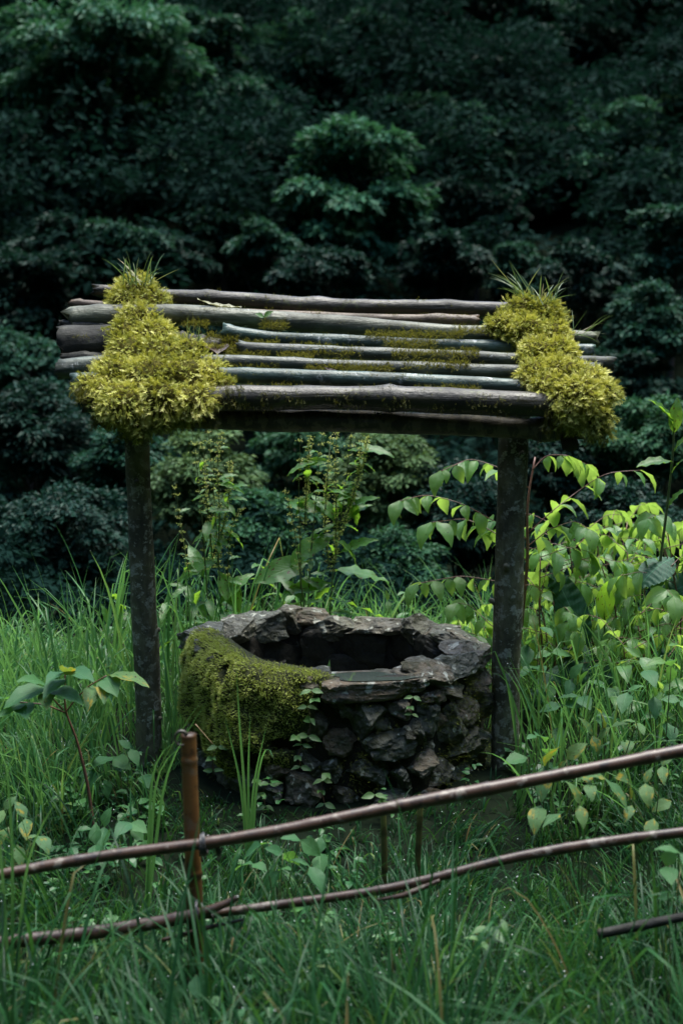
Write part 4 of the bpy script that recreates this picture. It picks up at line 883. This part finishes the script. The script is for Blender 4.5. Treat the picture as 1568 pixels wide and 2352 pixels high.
herb('pale herb sprig low at the middle of the well face', [(745, 1845), (738, 1815), (742, 1790), (750, 1775)], 4.88, 0.04)
herb('herb sprigs at the mossy base of the well behind the blades', [(610, 1850), (600, 1820), (618, 1800), (590, 1790)], 4.88, 0.045)
herb('tiny herb growing from the joint under the slab', [(945, 1640), (940, 1622), (948, 1600)], 4.93, 0.035)
herb('small herb close behind the orange bamboo post', [(490, 1770), (488, 1740), (500, 1715)], 4.98, 0.04)
herb('leafy sprigs at the foot of the well near the taller stake', [(870, 1865), (880, 1840), (860, 1825)], 4.80, 0.045)
# roof: fallen leaves, seedling, grass tufts
def fallen(label, x0, y0, x1, y1, L_, mat, wid, nn, W=0.3, droop=-0.6):
    A = at(x0, y0, roofY(y0) - 0.06); B = at(x1, y1, roofY(y1) - 0.06); me = leaf_mesh('fallen_leaf', mat, W=W, fold=0.5, droop=droop, nv=12)
    s = thing('fallen_leaf', label, 'leaf', A); place_leaf(me, s, A, B - A, np.array(nn), np.linalg.norm(B - A) * L_, wid, 'blade')
fallen('long pale curled dead leaf lying on the upper poles', 555, 705, 455, 714, 1.05, 'pale_leaf', 0.8, (0, -0.4, 1), 0.2)
fallen('dark brown curled dead leaf at the edge of the moss mound', 500, 815, 482, 782, 1.2, 'brown_leaf', 1.2, (0.4, -0.8, 0.3), 0.9, 0.8)
fallen('small rust-red dead leaf on the middle poles', 780, 858, 742, 852, 1.0, 'brown_leaf', 1.0, (0, -0.5, 0.8), 0.4)
c = at(606, 728, 5.6); s = thing('seedling', 'tiny two-leaved green seedling sprouting on the roof poles', 'plant', c)
place_leaf(LS['herb'][0], s, c, (-0.5, -0.4, 0.3), np.array([0, -0.8, 0.6]), 0.04, 1.2); place_leaf(LS['herb'][1], s, c, (0.6, -0.2, 0.5), np.array([0, -0.8, 0.6]), 0.045, 1.0); stem(s, [c + [0, 0, -0.03], c], 0.0015, 0.001, 'stem_green', 6)
c = at(752, 1540, 5.12); s = thing('seedling', 'single curved green leaf standing on the well rim', 'plant', at(745, 1560, 5.12)); place_leaf(LS['herb'][2], s, at(745, 1560, 5.12), (0.35, 0, 0.9), np.array([0.4, -0.9, 0.0]), 0.075, 0.6)
def tuft(label, bx, by, Y, n, L, spread, lean=0.5, up=0.0, mat='grass_roof', w=0.005, azc=None, name='grass_tuft', grp=None, bend=0.5):
    b = at(bx, by, Y); s = thing(name, label, 'grass', b, grp); mb_ = MB()
    az = rng.uniform(0, 2 * np.pi, n) if azc is None else rng.normal(azc, 0.7, n)
    ribbons(mb_, rng, b + rng.normal(0, 1, (n, 3)) * [spread, spread, 0.002], az, rng.uniform(0.6, 1.1, n) * L, np.full(n, w), np.abs(rng.normal(lean, 0.3, n)), rng.normal(bend, 0.3, n), 6)
    mb_.obj('blades', M[mat], s); return s
RG = 'grass tufts sprouting on the roof'
tuft('grass tuft crowning the top of the mossy mound', 318, 655, 5.70, 24, 0.15, 0.03, 0.55, grp=RG, w=0.007)
tuft('small upright grass tuft at the inner edge of the moss mound', 437, 790, 5.48, 12, 0.12, 0.018, 0.25, grp=RG)
tuft('wet bamboo-grass sprig arching over the narrow moss ridge', 1212, 692, 5.7, 16, 0.22, 0.02, 0.7, azc=2.9, grp=RG, w=0.008)
tuft('spiky grass tuft on top of the narrow moss ridge', 1245, 700, 5.64, 20, 0.16, 0.025, 0.6, grp=RG, w=0.007)
tuft('thin grass blades jutting past the ends of the upper poles', 1325, 770, 5.55, 14, 0.13, 0.015, 1.0, azc=0.0, grp=RG, w=0.0035)
tuft('few grass blades at the outer eave corner of the moss ridge', 1400, 895, 5.2, 6, 0.09, 0.012, 1.1, azc=0.0, grp=RG, w=0.0035)

mb = MB(); tube(mb, resample([at(449, 1664, 4.55), at(470, 1688, 4.57), at(489, 1710, 4.6)], 8), 0.0022, 6); tag(mb.obj('dry_straw', M['straw']), 'short tan straw leaning behind the orange post top', 'straw')
# ------------------------------------------------------------------ grass
rng = np.random.default_rng(99)
def clear(P):
    """keeps blades out of the well"""
    return np.hypot(P[:, 0] - WC[0], P[:, 1] - WC[1]) > 0.64
def scatter(n, x0, x1, y0, y1):
    x = rng.uniform(x0, x1, n); y = rng.uniform(y0, y1, n); P = np.stack([x, y, g(x, y) - 0.01], 1)
    inside = np.abs(x) < y * 0.27 + 0.35
    return P[inside]
def tufts(mb, nt, per, x0, x1, y0, y1, la, lb, wa, wb, spread, lean, bend, tone, kinkp=0.25, segs=7):
    cen = scatter(nt, x0, x1, y0, y1); cen = cen[clear(cen)]; m = len(cen)
    k_ = rng.integers(per // 2, per * 3 // 2 + 1, m); idx = np.repeat(np.arange(m), k_); n = len(idx)
    off = rng.normal(0, spread, (n, 2)); P = cen[idx].copy(); P[:, :2] += off; P[:, 2] = g(P[:, 0], P[:, 1]) - 0.01
    swirl = 2.5 * np.pi * vnoise(cen, 0.9, 8)[idx]
    az = np.where(rng.random(n) < 0.45, np.arctan2(off[:, 1], off[:, 0]), swirl) + rng.normal(0, 0.6, n)
    L = rng.uniform(la, lb, n) * (0.7 + 0.6 * rng.random(m))[idx]
    nw = sstep(1.15, 0.72, np.hypot(P[:, 0] - WC[0], P[:, 1] - WC[1])) * (P[:, 1] < 5.6); L = L * (1 - 0.6 * nw)
    L = L * (1 - 0.5 * sstep(1.0, 0.75, np.abs(P[:, 0] - 0.05)) * sstep(3.6, 4.1, P[:, 1]) * (P[:, 1] < 5.3))
    kk = (np.where(rng.random(n) < kinkp, rng.uniform(0.7, 2.0, n), 0), rng.uniform(0.35, 0.8, n))
    a = np.clip(rng.normal(tone, 0.2, n) + rng.normal(0, 0.12, m)[idx], 0, 0.96); a = np.where(rng.random(n) < 0.03, rng.uniform(0.97, 1.0, n), a)
    ok = clear(P)
    ribbons(mb, rng, P[ok], az[ok], L[ok], rng.uniform(wa, wb, n)[ok], np.abs(rng.normal(lean, 0.2, n))[ok], rng.uniform(*bend, n)[ok], segs, (kk[0][ok], kk[1][ok]), a[ok])
mb = MB()
tufts(mb, 2300, 13, -2.2, 2.2, 2.6, 5.2, 0.12, 0.30, 0.003, 0.006, 0.03, 0.4, (0.3, 1.7), 0.40)
tufts(mb, 300, 9, -2.2, 2.2, 2.6, 5.0, 0.22, 0.52, 0.005, 0.011, 0.02, 0.35, (0.2, 1.5), 0.5, 0.35, 9)
tufts(mb, 75, 6, -1.6, 1.6, 2.75, 3.5, 0.36, 0.66, 0.006, 0.011, 0.02, 0.3, (0.2, 1.4), 0.5, 0.45, 10)
tag(mb.obj('grass', M['grass'], smooth=True), 'wet matted dark green grass around the fence and well', 'grass', kind='stuff')
mb = MB()
def tall(n, x0, x1, y0, y1, la, lb, wa=0.003, wb=0.0075, lean=0.22, bend=(0.1, 1.5)):
    P = scatter(n, x0, x1, y0, y1); P = P[clear(P)]; n = len(P)
    L = rng.uniform(la, lb, n) * (1 + 0.3 * vnoise(P, 1.5, 3)); kk = (np.where(rng.random(n) < 0.35, rng.uniform(0.8, 2.1, n), 0), rng.uniform(0.4, 0.8, n))
    ribbons(mb, rng, P, 2.5 * np.pi * vnoise(P, 0.8, 18) + rng.normal(0, 1.2, n), L, rng.uniform(wa, wb, n), np.abs(rng.normal(lean, 0.16, n)), rng.uniform(*bend, n), 8, kk, np.clip(rng.normal(0.5, 0.22, n), 0, 1))
tufts(mb, 280, 11, -2.6, -0.62, 4.7, 6.7, 0.2, 0.46, 0.005, 0.012, 0.03, 0.22, (0.1, 1.5), 0.5, 0.35, 9)
tufts(mb, 190, 11, -3.2, 3.0, 6.6, 7.6, 0.14, 0.32, 0.005, 0.010, 0.03, 0.3, (0.2, 1.5), 0.45, 0.3, 7)
tall(110, -2.4, -0.45, 5.2, 6.6, 0.45, 0.75, 0.008, 0.014, 0.2, (0.1, 1.0))
tufts(mb, 120, 11, -0.75, 0.7, 6.2, 7.3, 0.22, 0.5, 0.005, 0.011, 0.03, 0.25, (0.1, 1.4), 0.55, 0.3, 9)
tufts(mb, 200, 11, 0.62, 2.4, 4.9, 7.2, 0.22, 0.5, 0.005, 0.011, 0.03, 0.25, (0.1, 1.4), 0.5, 0.3, 9)
tall(150, -1.25, -0.35, 5.5, 6.5, 0.55, 0.95, 0.008, 0.015, 0.16, (0.1, 0.9))
tall(60, -2.0, -0.9, 4.6, 5.6, 0.4, 0.65, 0.008, 0.014, 0.2, (0.1, 1.2))
tall(90, 0.62, 2.0, 4.6, 6.0, 0.4, 0.7, 0.008, 0.013, 0.2, (0.1, 1.2))
tall(70, 0.66, 1.5, 4.7, 5.4, 0.35, 0.6, 0.006, 0.011, 0.15, (0.1, 1.0))
tag(mb.obj('tall_grass', M['grass_tall'], smooth=True), 'tall pale wet grass standing beside and behind the well', 'grass', kind='stuff')
def clump(label, bx, by, Y, spec, w):
    b = at(bx, by, Y); b[2] = g(b[0], b[1]); s = thing('grass_clump', label, 'grass', b)
    for pts in spec:
        P = resample([b] + [at(a, c, Y - 0.03 * i) for i, (a, c) in enumerate(pts)], 12); wd = np.maximum(w * (1 - np.linspace(0, 1, 12) ** 2.5), 0.0006); sx = np.array([0.9, 0.3, 0.1])
        V = np.stack([P - sx * wd[:, None] / 2, P + [0, -w * 0.25, 0], P + sx * wd[:, None] / 2], 1).reshape(-1, 3); m_ = MB()
        i = np.arange(11)[:, None] * 3; m_.add(V, np.concatenate([i + np.array([[0, 1, 4, 3]]), i + np.array([[1, 2, 5, 4]])]), None, rng.uniform(0.3, 0.8)); m_.obj('blade', M['grass_tall'], s)
clump('clump of broad upright grass blades in front of the mossy shoulder', 572, 1900, 4.45, [[(560, 1780), (548, 1640), (543, 1530)], [(570, 1780), (572, 1700), (575, 1640)], [(580, 1800), (600, 1720), (612, 1665)], [(590, 1780), (612, 1690), (622, 1700), (628, 1740)], [(555, 1800), (530, 1700), (515, 1640)]], 0.011)
clump('tall blades leaning across the foot of the thicker post', 1190, 1800, 4.9, [[(1185, 1680), (1170, 1560), (1150, 1530), (1125, 1545)], [(1195, 1700), (1200, 1600), (1185, 1560)], [(1210, 1680), (1235, 1560), (1245, 1490)], [(1230, 1700), (1265, 1560), (1272, 1440)], [(1250, 1700), (1210, 1600), (1165, 1500)]], 0.010)
clump('long blade arching over the orange bamboo post', 330, 1830, 4.2, [[(380, 1760), (430, 1680), (475, 1610)], [(360, 1740), (420, 1710), (445, 1700)], [(350, 1720), (410, 1690), (440, 1690)]], 0.012)
clump('stray dark blades crossing the lower rail in the foreground', 700, 2290, 3.4, [[(690, 2150), (670, 2050), (640, 1990)], [(720, 2180), (735, 2060), (770, 2020)], [(650, 2200), (600, 2120), (560, 2110)], [(710, 2200), (760, 2140), (800, 2180)]], 0.008)
clump('bent bright blades in the foreground below the lower rail', 1010, 2330, 3.3, [[(1030, 2200), (1080, 2080), (1100, 2010)], [(1000, 2200), (1040, 2130), (1120, 2230)], [(1020, 2240), (1120, 2150), (1240, 2110), (1320, 2140)], [(980, 2230), (960, 2120), (930, 2060)]], 0.010)
clump('light blades fanning at the left frame edge', 20, 2060, 3.5, [[(30, 1900), (20, 1760), (0, 1680)], [(60, 1960), (110, 1860), (160, 1800)], [(0, 1900), (-30, 1800), (-60, 1750)]], 0.010)
# ground cover of small leaves on short stalks
def leaf6(mb, P, D, N, L, W, a):
    D = nrm(D); S = nrm(np.cross(D, N)); N = np.cross(S, D); n = len(P); L = L[:, None]; W = W[:, None]
    V = np.stack([P, P + D * L * .22 + S * W * .44 + N * W * .12, P + D * L * .6 + S * W * .4 + N * W * .1, P + D * L - N * L * .15, P + D * L * .6 - S * W * .4 + N * W * .1, P + D * L * .22 - S * W * .44 + N * W * .12, P + D * L * .3, P + D * L * .65 - N * L * .03], 1)
    t = np.array([[0, 1, 6], [1, 2, 7], [1, 7, 6], [2, 3, 7], [7, 3, 4], [6, 7, 4], [6, 4, 5], [0, 6, 5]])
    mb.add(V.reshape(-1, 3), None, (np.arange(n)[:, None, None] * 8 + t[None]).reshape(-1, 3), np.repeat(a, 8))
mb = MB(); cen = scatter(1500, -2.4, 2.4, 2.7, 7.4); cen = cen[clear(cen)]; cen = cen[(vnoise(cen, 1.4, 21) + 0.5 * vnoise(cen, 4, 22)) > -0.02]; cen = cen[~((np.abs(cen[:, 0]) < 0.62) & (cen[:, 1] > 4.1) & (cen[:, 1] < 5.2) & (rng.random(len(cen)) < 0.85))]
for c in cen:
    n = rng.integers(5, 12); az = rng.uniform(0, 2 * np.pi, n); sz = rng.uniform(0.022, 0.055) * rng.uniform(0.7, 1.2, n); hh = rng.uniform(0.03, 0.15)
    st = c + np.stack([np.cos(az) * 0.02, np.sin(az) * 0.02, hh * rng.uniform(0.4, 1.1, n)], 1) + rng.normal(0, 0.012, (n, 3))
    leaf6(mb, st, np.stack([np.cos(az), np.sin(az), rng.uniform(-0.45, 0.35, n)], 1), np.array([0, -0.15, 1.0]) + rng.normal(0, 0.2, (n, 3)), sz, sz * 0.72, np.clip(rng.normal(rng.uniform(0.35, 0.8), 0.08, n), 0, 0.93))
tag(mb.obj('ground_cover', M['cover'], smooth=False), 'small broad-leaved ground cover threaded through the grass', 'weeds', kind='stuff')
# rain drops clinging to the blades
mb = MB(); D_ = np.array(DEW); D_ = D_[rng.permutation(len(D_))[:1500]]; iv = nrm(np.array([[1, 0, 0], [-1, 0, 0], [0, 1, 0], [0, -1, 0], [0, 0, 1], [0, 0, -1.0]])); it = np.array([[0, 2, 4], [2, 1, 4], [1, 3, 4], [3, 0, 4], [2, 0, 5], [1, 2, 5], [3, 1, 5], [0, 3, 5]])
for p in D_: mb.add(p + iv * rng.uniform(0.0012, 0.0026), None, it)
tag(mb.obj('rain_drops', M['drop']), 'tiny rain drops clinging to the grass blades', 'drops', kind='stuff')

# ------------------------------------------------------------------ forest behind
rng = np.random.default_rng(7)
def crown_mesh(mb, rng, c, rad, nleaf, leafL, nclump, wide=1.0, flat=0.55, a0=0.0):
    """leaf clumps through an ellipsoid crown; returns clump centres"""
    c = np.asarray(c); rad = np.asarray(rad); cs = []
    for _ in range(nclump):
        d = nrm(rng.normal(0, 1, 3)); d[2] = abs(d[2]) * 1.0 if rng.random() < 0.62 else -abs(d[2]) * 0.7
        cs.append(c + d * rad * rng.uniform(0.45, 0.92))
    cs = np.array(cs); rc = rng.uniform(0.16, 0.32, nclump) * rad.mean() * wide
    w = rc ** 2 / (rc ** 2).sum(); idx = rng.choice(nclump, nleaf, p=w)
    d = nrm(rng.normal(0, 1, (nleaf, 3))); d[:, 2] = np.where(rng.random(nleaf) < 0.78, np.abs(d[:, 2]), d[:, 2])
    P = cs[idx] + d * rc[idx, None] * np.array([1, 1, flat]) * (0.78 + 0.26 * rng.random((nleaf, 1)))
    P += rng.normal(0, 0.03, (nleaf, 3)) * rad.mean()
    out = nrm(P - c); D = d * [1, 1, 0.3] + out * 0.4 + rng.normal(0, 0.4, (nleaf, 3)) + [0, 0, -0.5]
    N = np.array([0, 0, 0.55]) + d * 0.7 + out * 0.35 + rng.normal(0, 0.32, (nleaf, 3)); L = leafL * rng.uniform(0.6, 1.25, nleaf)
    tone = np.clip(rng.normal(0.5, 0.2, nleaf) + 0.25 * (rng.random(nclump) - 0.5)[idx] + a0, 0, 1)
    leaf_cards(mb, P, D, N, L, L * 0.5, 0.12, tone)
    return cs, rc
def tree(name, label, cx, cy_, Y, wpx, hpx, mat, nleaf, leafL, nclump, cat, group, flat=0.55):
    c = at(cx, cy_, Y); rx = wpx / 2 / FPX * Y; rz = hpx / 2 / FPX * Y
    gz = float(g(c[0], c[1])); root = thing(name, label, cat, (c[0], c[1], gz), group)
    c[2] = max(c[2], gz + rz * 0.4)
    mb_ = MB(); kf = 1.9 if Y > 14 else 1.5; cs, rc = crown_mesh(mb_, rng, c, (rx, rx * 0.9, rz), int(nleaf * kf), leafL * (0.9 if Y > 14 else 0.9), int(nclump * 1.6), flat=flat)
    mb_.obj('crown', M[mat], root, smooth=False)
    tb = MB(); b = np.array([c[0], c[1], gz - 0.2]); lean = rng.normal(0, 0.15, 2) * rx
    H = max(c[2] + rz * 0.4 - b[2], 0.4); tp = np.array([c[0] + lean[0], c[1] + lean[1], b[2] + H])
    P = resample([b, b * 0.5 + tp * 0.5 + np.array([rng.normal(0, 0.08) * rx, 0, 0]), tp], 12); r0 = 0.028 * rx + 0.012 * H
    tube(tb, P, np.linspace(r0, r0 * 0.25, 12), 8, 0.1, 6)
    for q in cs[:: max(1, len(cs) // 14)]:
        s_ = P[rng.integers(4, 11)]; tube(tb, resample([s_, s_ * 0.5 + q * 0.5 + [0, 0, 0.08 * rx], q], 6), np.linspace(r0 * 0.32, r0 * 0.08, 6), 5, caps=False)
    tb.obj('trunk', M['trunk'], root)
FT = 'forest trees on the slope'
for a in [
    ('broad leafy tree in the upper left corner, brighter leaf sprays', 235, 150, 23, 470, 340, 'forest_light', 9000, 0.15, 34),
    ('rounded pale crown standing high left of the middle', 665, 190, 29, 240, 330, 'forest_light', 7000, 0.14, 26),
    ('layered tree just above the middle of the roof with shiny leaves', 830, 470, 20, 360, 400, 'forest_light', 7000, 0.15, 26),
    ('rounded light green crown at the right edge above the roof end', 1400, 430, 25, 350, 340, 'forest_light', 9000, 0.14, 32),
    ('olive-toned crown top at the right frame edge', 1530, 330, 28, 230, 180, 'forest_olive', 5000, 0.14, 18),
    ('dense bush beyond the roof end at the right edge', 1490, 780, 15, 220, 290, 'forest_mid', 7000, 0.075, 30),
    ('small bluish bush peeking over the narrow moss ridge', 1200, 625, 19, 170, 150, 'forest_mid', 4500, 0.09, 20),
    ('dark tree in the upper right corner', 1500, 60, 32, 230, 260, 'forest_mid', 5500, 0.17, 22),
    ('dim crown at the top centre', 1000, 70, 34, 330, 260, 'forest_dark', 6000, 0.17, 24),
    ('dim drooping crown right of the top centre', 1180, 230, 30, 260, 330, 'forest_dark', 6000, 0.16, 24),
    ('dim crown between the bright corner tree and the rounded pale crown', 560, 330, 26, 260, 300, 'forest_mid', 6000, 0.14, 24),
    ('shadowy tree at the left edge below the bright corner tree', 80, 420, 25, 300, 330, 'forest_dark', 6000, 0.14, 24),
    ('low spray of shiny leaves left of the layered tree', 500, 530, 20, 220, 130, 'forest_mid', 3500, 0.12, 16),
    ('shadowy shrub rising behind the mossy mound', 280, 570, 18, 240, 130, 'forest_mid', 4000, 0.10, 18),
    ('small crown between the layered tree and the dim drooping crown', 1080, 330, 23, 220, 160, 'forest_mid', 4500, 0.12, 18),
    ('shadowy tree at the left edge level with the roof', 40, 690, 17, 240, 280, 'forest_dark', 5500, 0.10, 24),
    ('dark crown behind the middle of the slope right of the layered tree', 1090, 510, 21, 220, 220, 'forest_dark', 5000, 0.11, 22)]:
    tree('tree', *a, 'tree', FT)
DIM = ['dim crown between the bright corner tree and the top edge', 'dim crown right of the rounded pale crown', 'dark crown below the top edge, left of the corner tree on the right', "dim crown under the bright corner tree's lower sprays", 'dark crown just left of the layered tree', "shadowy crown low at the left behind the roof's log ends", 'dark crown close above the mossy mound', "dim crown above the roof's upper pole, left of the layered tree's trunk", "dim crown touching the layered tree's upper right side", 'dark crown left of the rounded light green crown', 'dark low crown above the roof poles right of the layered tree', "dark crown behind the narrow moss ridge's grass", 'dim crown at the top edge, left of centre', 'dim crown at the top edge, right of centre', 'dim crown cut by the left frame edge near the top', 'dim crown cut by the right frame edge above the dense bush', 'dim bush-like crown at the left edge just under the roof height', 'dark crown under the dense bush at the right edge', "dark low crown right behind the roof's upper pole at the middle", 'dark crown at the very top left of centre']
for (cx, cy_, Y, w_, h_, mt) in ((430, 130, 27, 240, 260, 'forest_mid'), (860, 160, 29, 250, 260, 'forest_mid'), (1330, 170, 31, 240, 260, 'forest_dark'), (300, 380, 22, 260, 220, 'forest_mid'), (640, 420, 23, 220, 240, 'forest_dark'),
                              (150, 620, 18, 240, 240, 'forest_dark'), (400, 600, 19, 220, 180, 'forest_dark'), (620, 600, 18, 200, 180, 'forest_mid'), (960, 330, 25, 220, 220, 'forest_mid'), (1250, 420, 24, 200, 260, 'forest_dark'),
                              (1020, 620, 18, 240, 180, 'forest_dark'), (1340, 640, 17, 220, 200, 'forest_dark'), (760, 60, 33, 260, 220, 'forest_mid'), (1200, 40, 34, 260, 200, 'forest_mid'), (30, 180, 26, 200, 260, 'forest_mid'),
                              (1540, 560, 18, 200, 240, 'forest_mid'), (60, 860, 14.5, 260, 240, 'forest_mid'), (1440, 900, 14.5, 220, 200, 'forest_dark'), (740, 640, 16, 240, 160, 'forest_dark'), (480, 20, 34, 260, 180, 'forest_dark')):
    tree('tree', DIM.pop(0), cx, cy_, Y, w_, h_, mt, 4500, 0.0055 * Y, 20, 'tree', 'dim crowns of the forest wall')
FB = 'bushes behind the well'
for a in [
    ('dark bush at the left edge just below the roof', 70, 1010, 11.5, 300, 280, 'forest_dark', 8000, 0.065, 40),
    ('dark bush low at the left edge above the tall grass', 150, 1240, 9.8, 330, 330, 'forest_dark', 8000, 0.055, 40),
    ('dark bush seen between the thinner post and the left grass', 290, 1100, 11, 220, 330, 'forest_mid', 6000, 0.06, 34),
    ('pale bush framed beside the thinner post under the beam', 470, 1130, 10.5, 260, 320, 'bush_olive', 8000, 0.055, 44),
    ('dense bush behind the seed stalks of the slim dock', 600, 1260, 9.6, 260, 300, 'bush_green', 8000, 0.055, 40),
    ('soft bush under the middle of the beam', 690, 1080, 11.5, 240, 260, 'bush_green', 7000, 0.06, 36),
    ('olive bush right of the leafy dock under the beam', 880, 1120, 10.5, 260, 280, 'bush_olive', 8000, 0.055, 44),
    ('bush low behind the far rim of the well', 900, 1320, 9.2, 240, 230, 'bush_green', 7000, 0.05, 40),
    ('dark bush behind the lime leaflets by the thicker post', 1060, 1200, 10.2, 260, 340, 'forest_dark', 8000, 0.055, 40),
    ('dark bush right of the thicker post under the roof end', 1290, 1080, 11, 280, 280, 'forest_dark', 7000, 0.06, 38),
    ('bluish bush at the right edge below the roof end', 1480, 1030, 10.8, 260, 260, 'bush_green', 8000, 0.055, 42),
    ('shadowy bush low at the right edge behind the shrubs', 1440, 1230, 9.4, 300, 280, 'forest_dark', 7000, 0.055, 38)]:
    tree('bush', *a, 'bush', FB, flat=0.5)
# the rest of the wood, one mass
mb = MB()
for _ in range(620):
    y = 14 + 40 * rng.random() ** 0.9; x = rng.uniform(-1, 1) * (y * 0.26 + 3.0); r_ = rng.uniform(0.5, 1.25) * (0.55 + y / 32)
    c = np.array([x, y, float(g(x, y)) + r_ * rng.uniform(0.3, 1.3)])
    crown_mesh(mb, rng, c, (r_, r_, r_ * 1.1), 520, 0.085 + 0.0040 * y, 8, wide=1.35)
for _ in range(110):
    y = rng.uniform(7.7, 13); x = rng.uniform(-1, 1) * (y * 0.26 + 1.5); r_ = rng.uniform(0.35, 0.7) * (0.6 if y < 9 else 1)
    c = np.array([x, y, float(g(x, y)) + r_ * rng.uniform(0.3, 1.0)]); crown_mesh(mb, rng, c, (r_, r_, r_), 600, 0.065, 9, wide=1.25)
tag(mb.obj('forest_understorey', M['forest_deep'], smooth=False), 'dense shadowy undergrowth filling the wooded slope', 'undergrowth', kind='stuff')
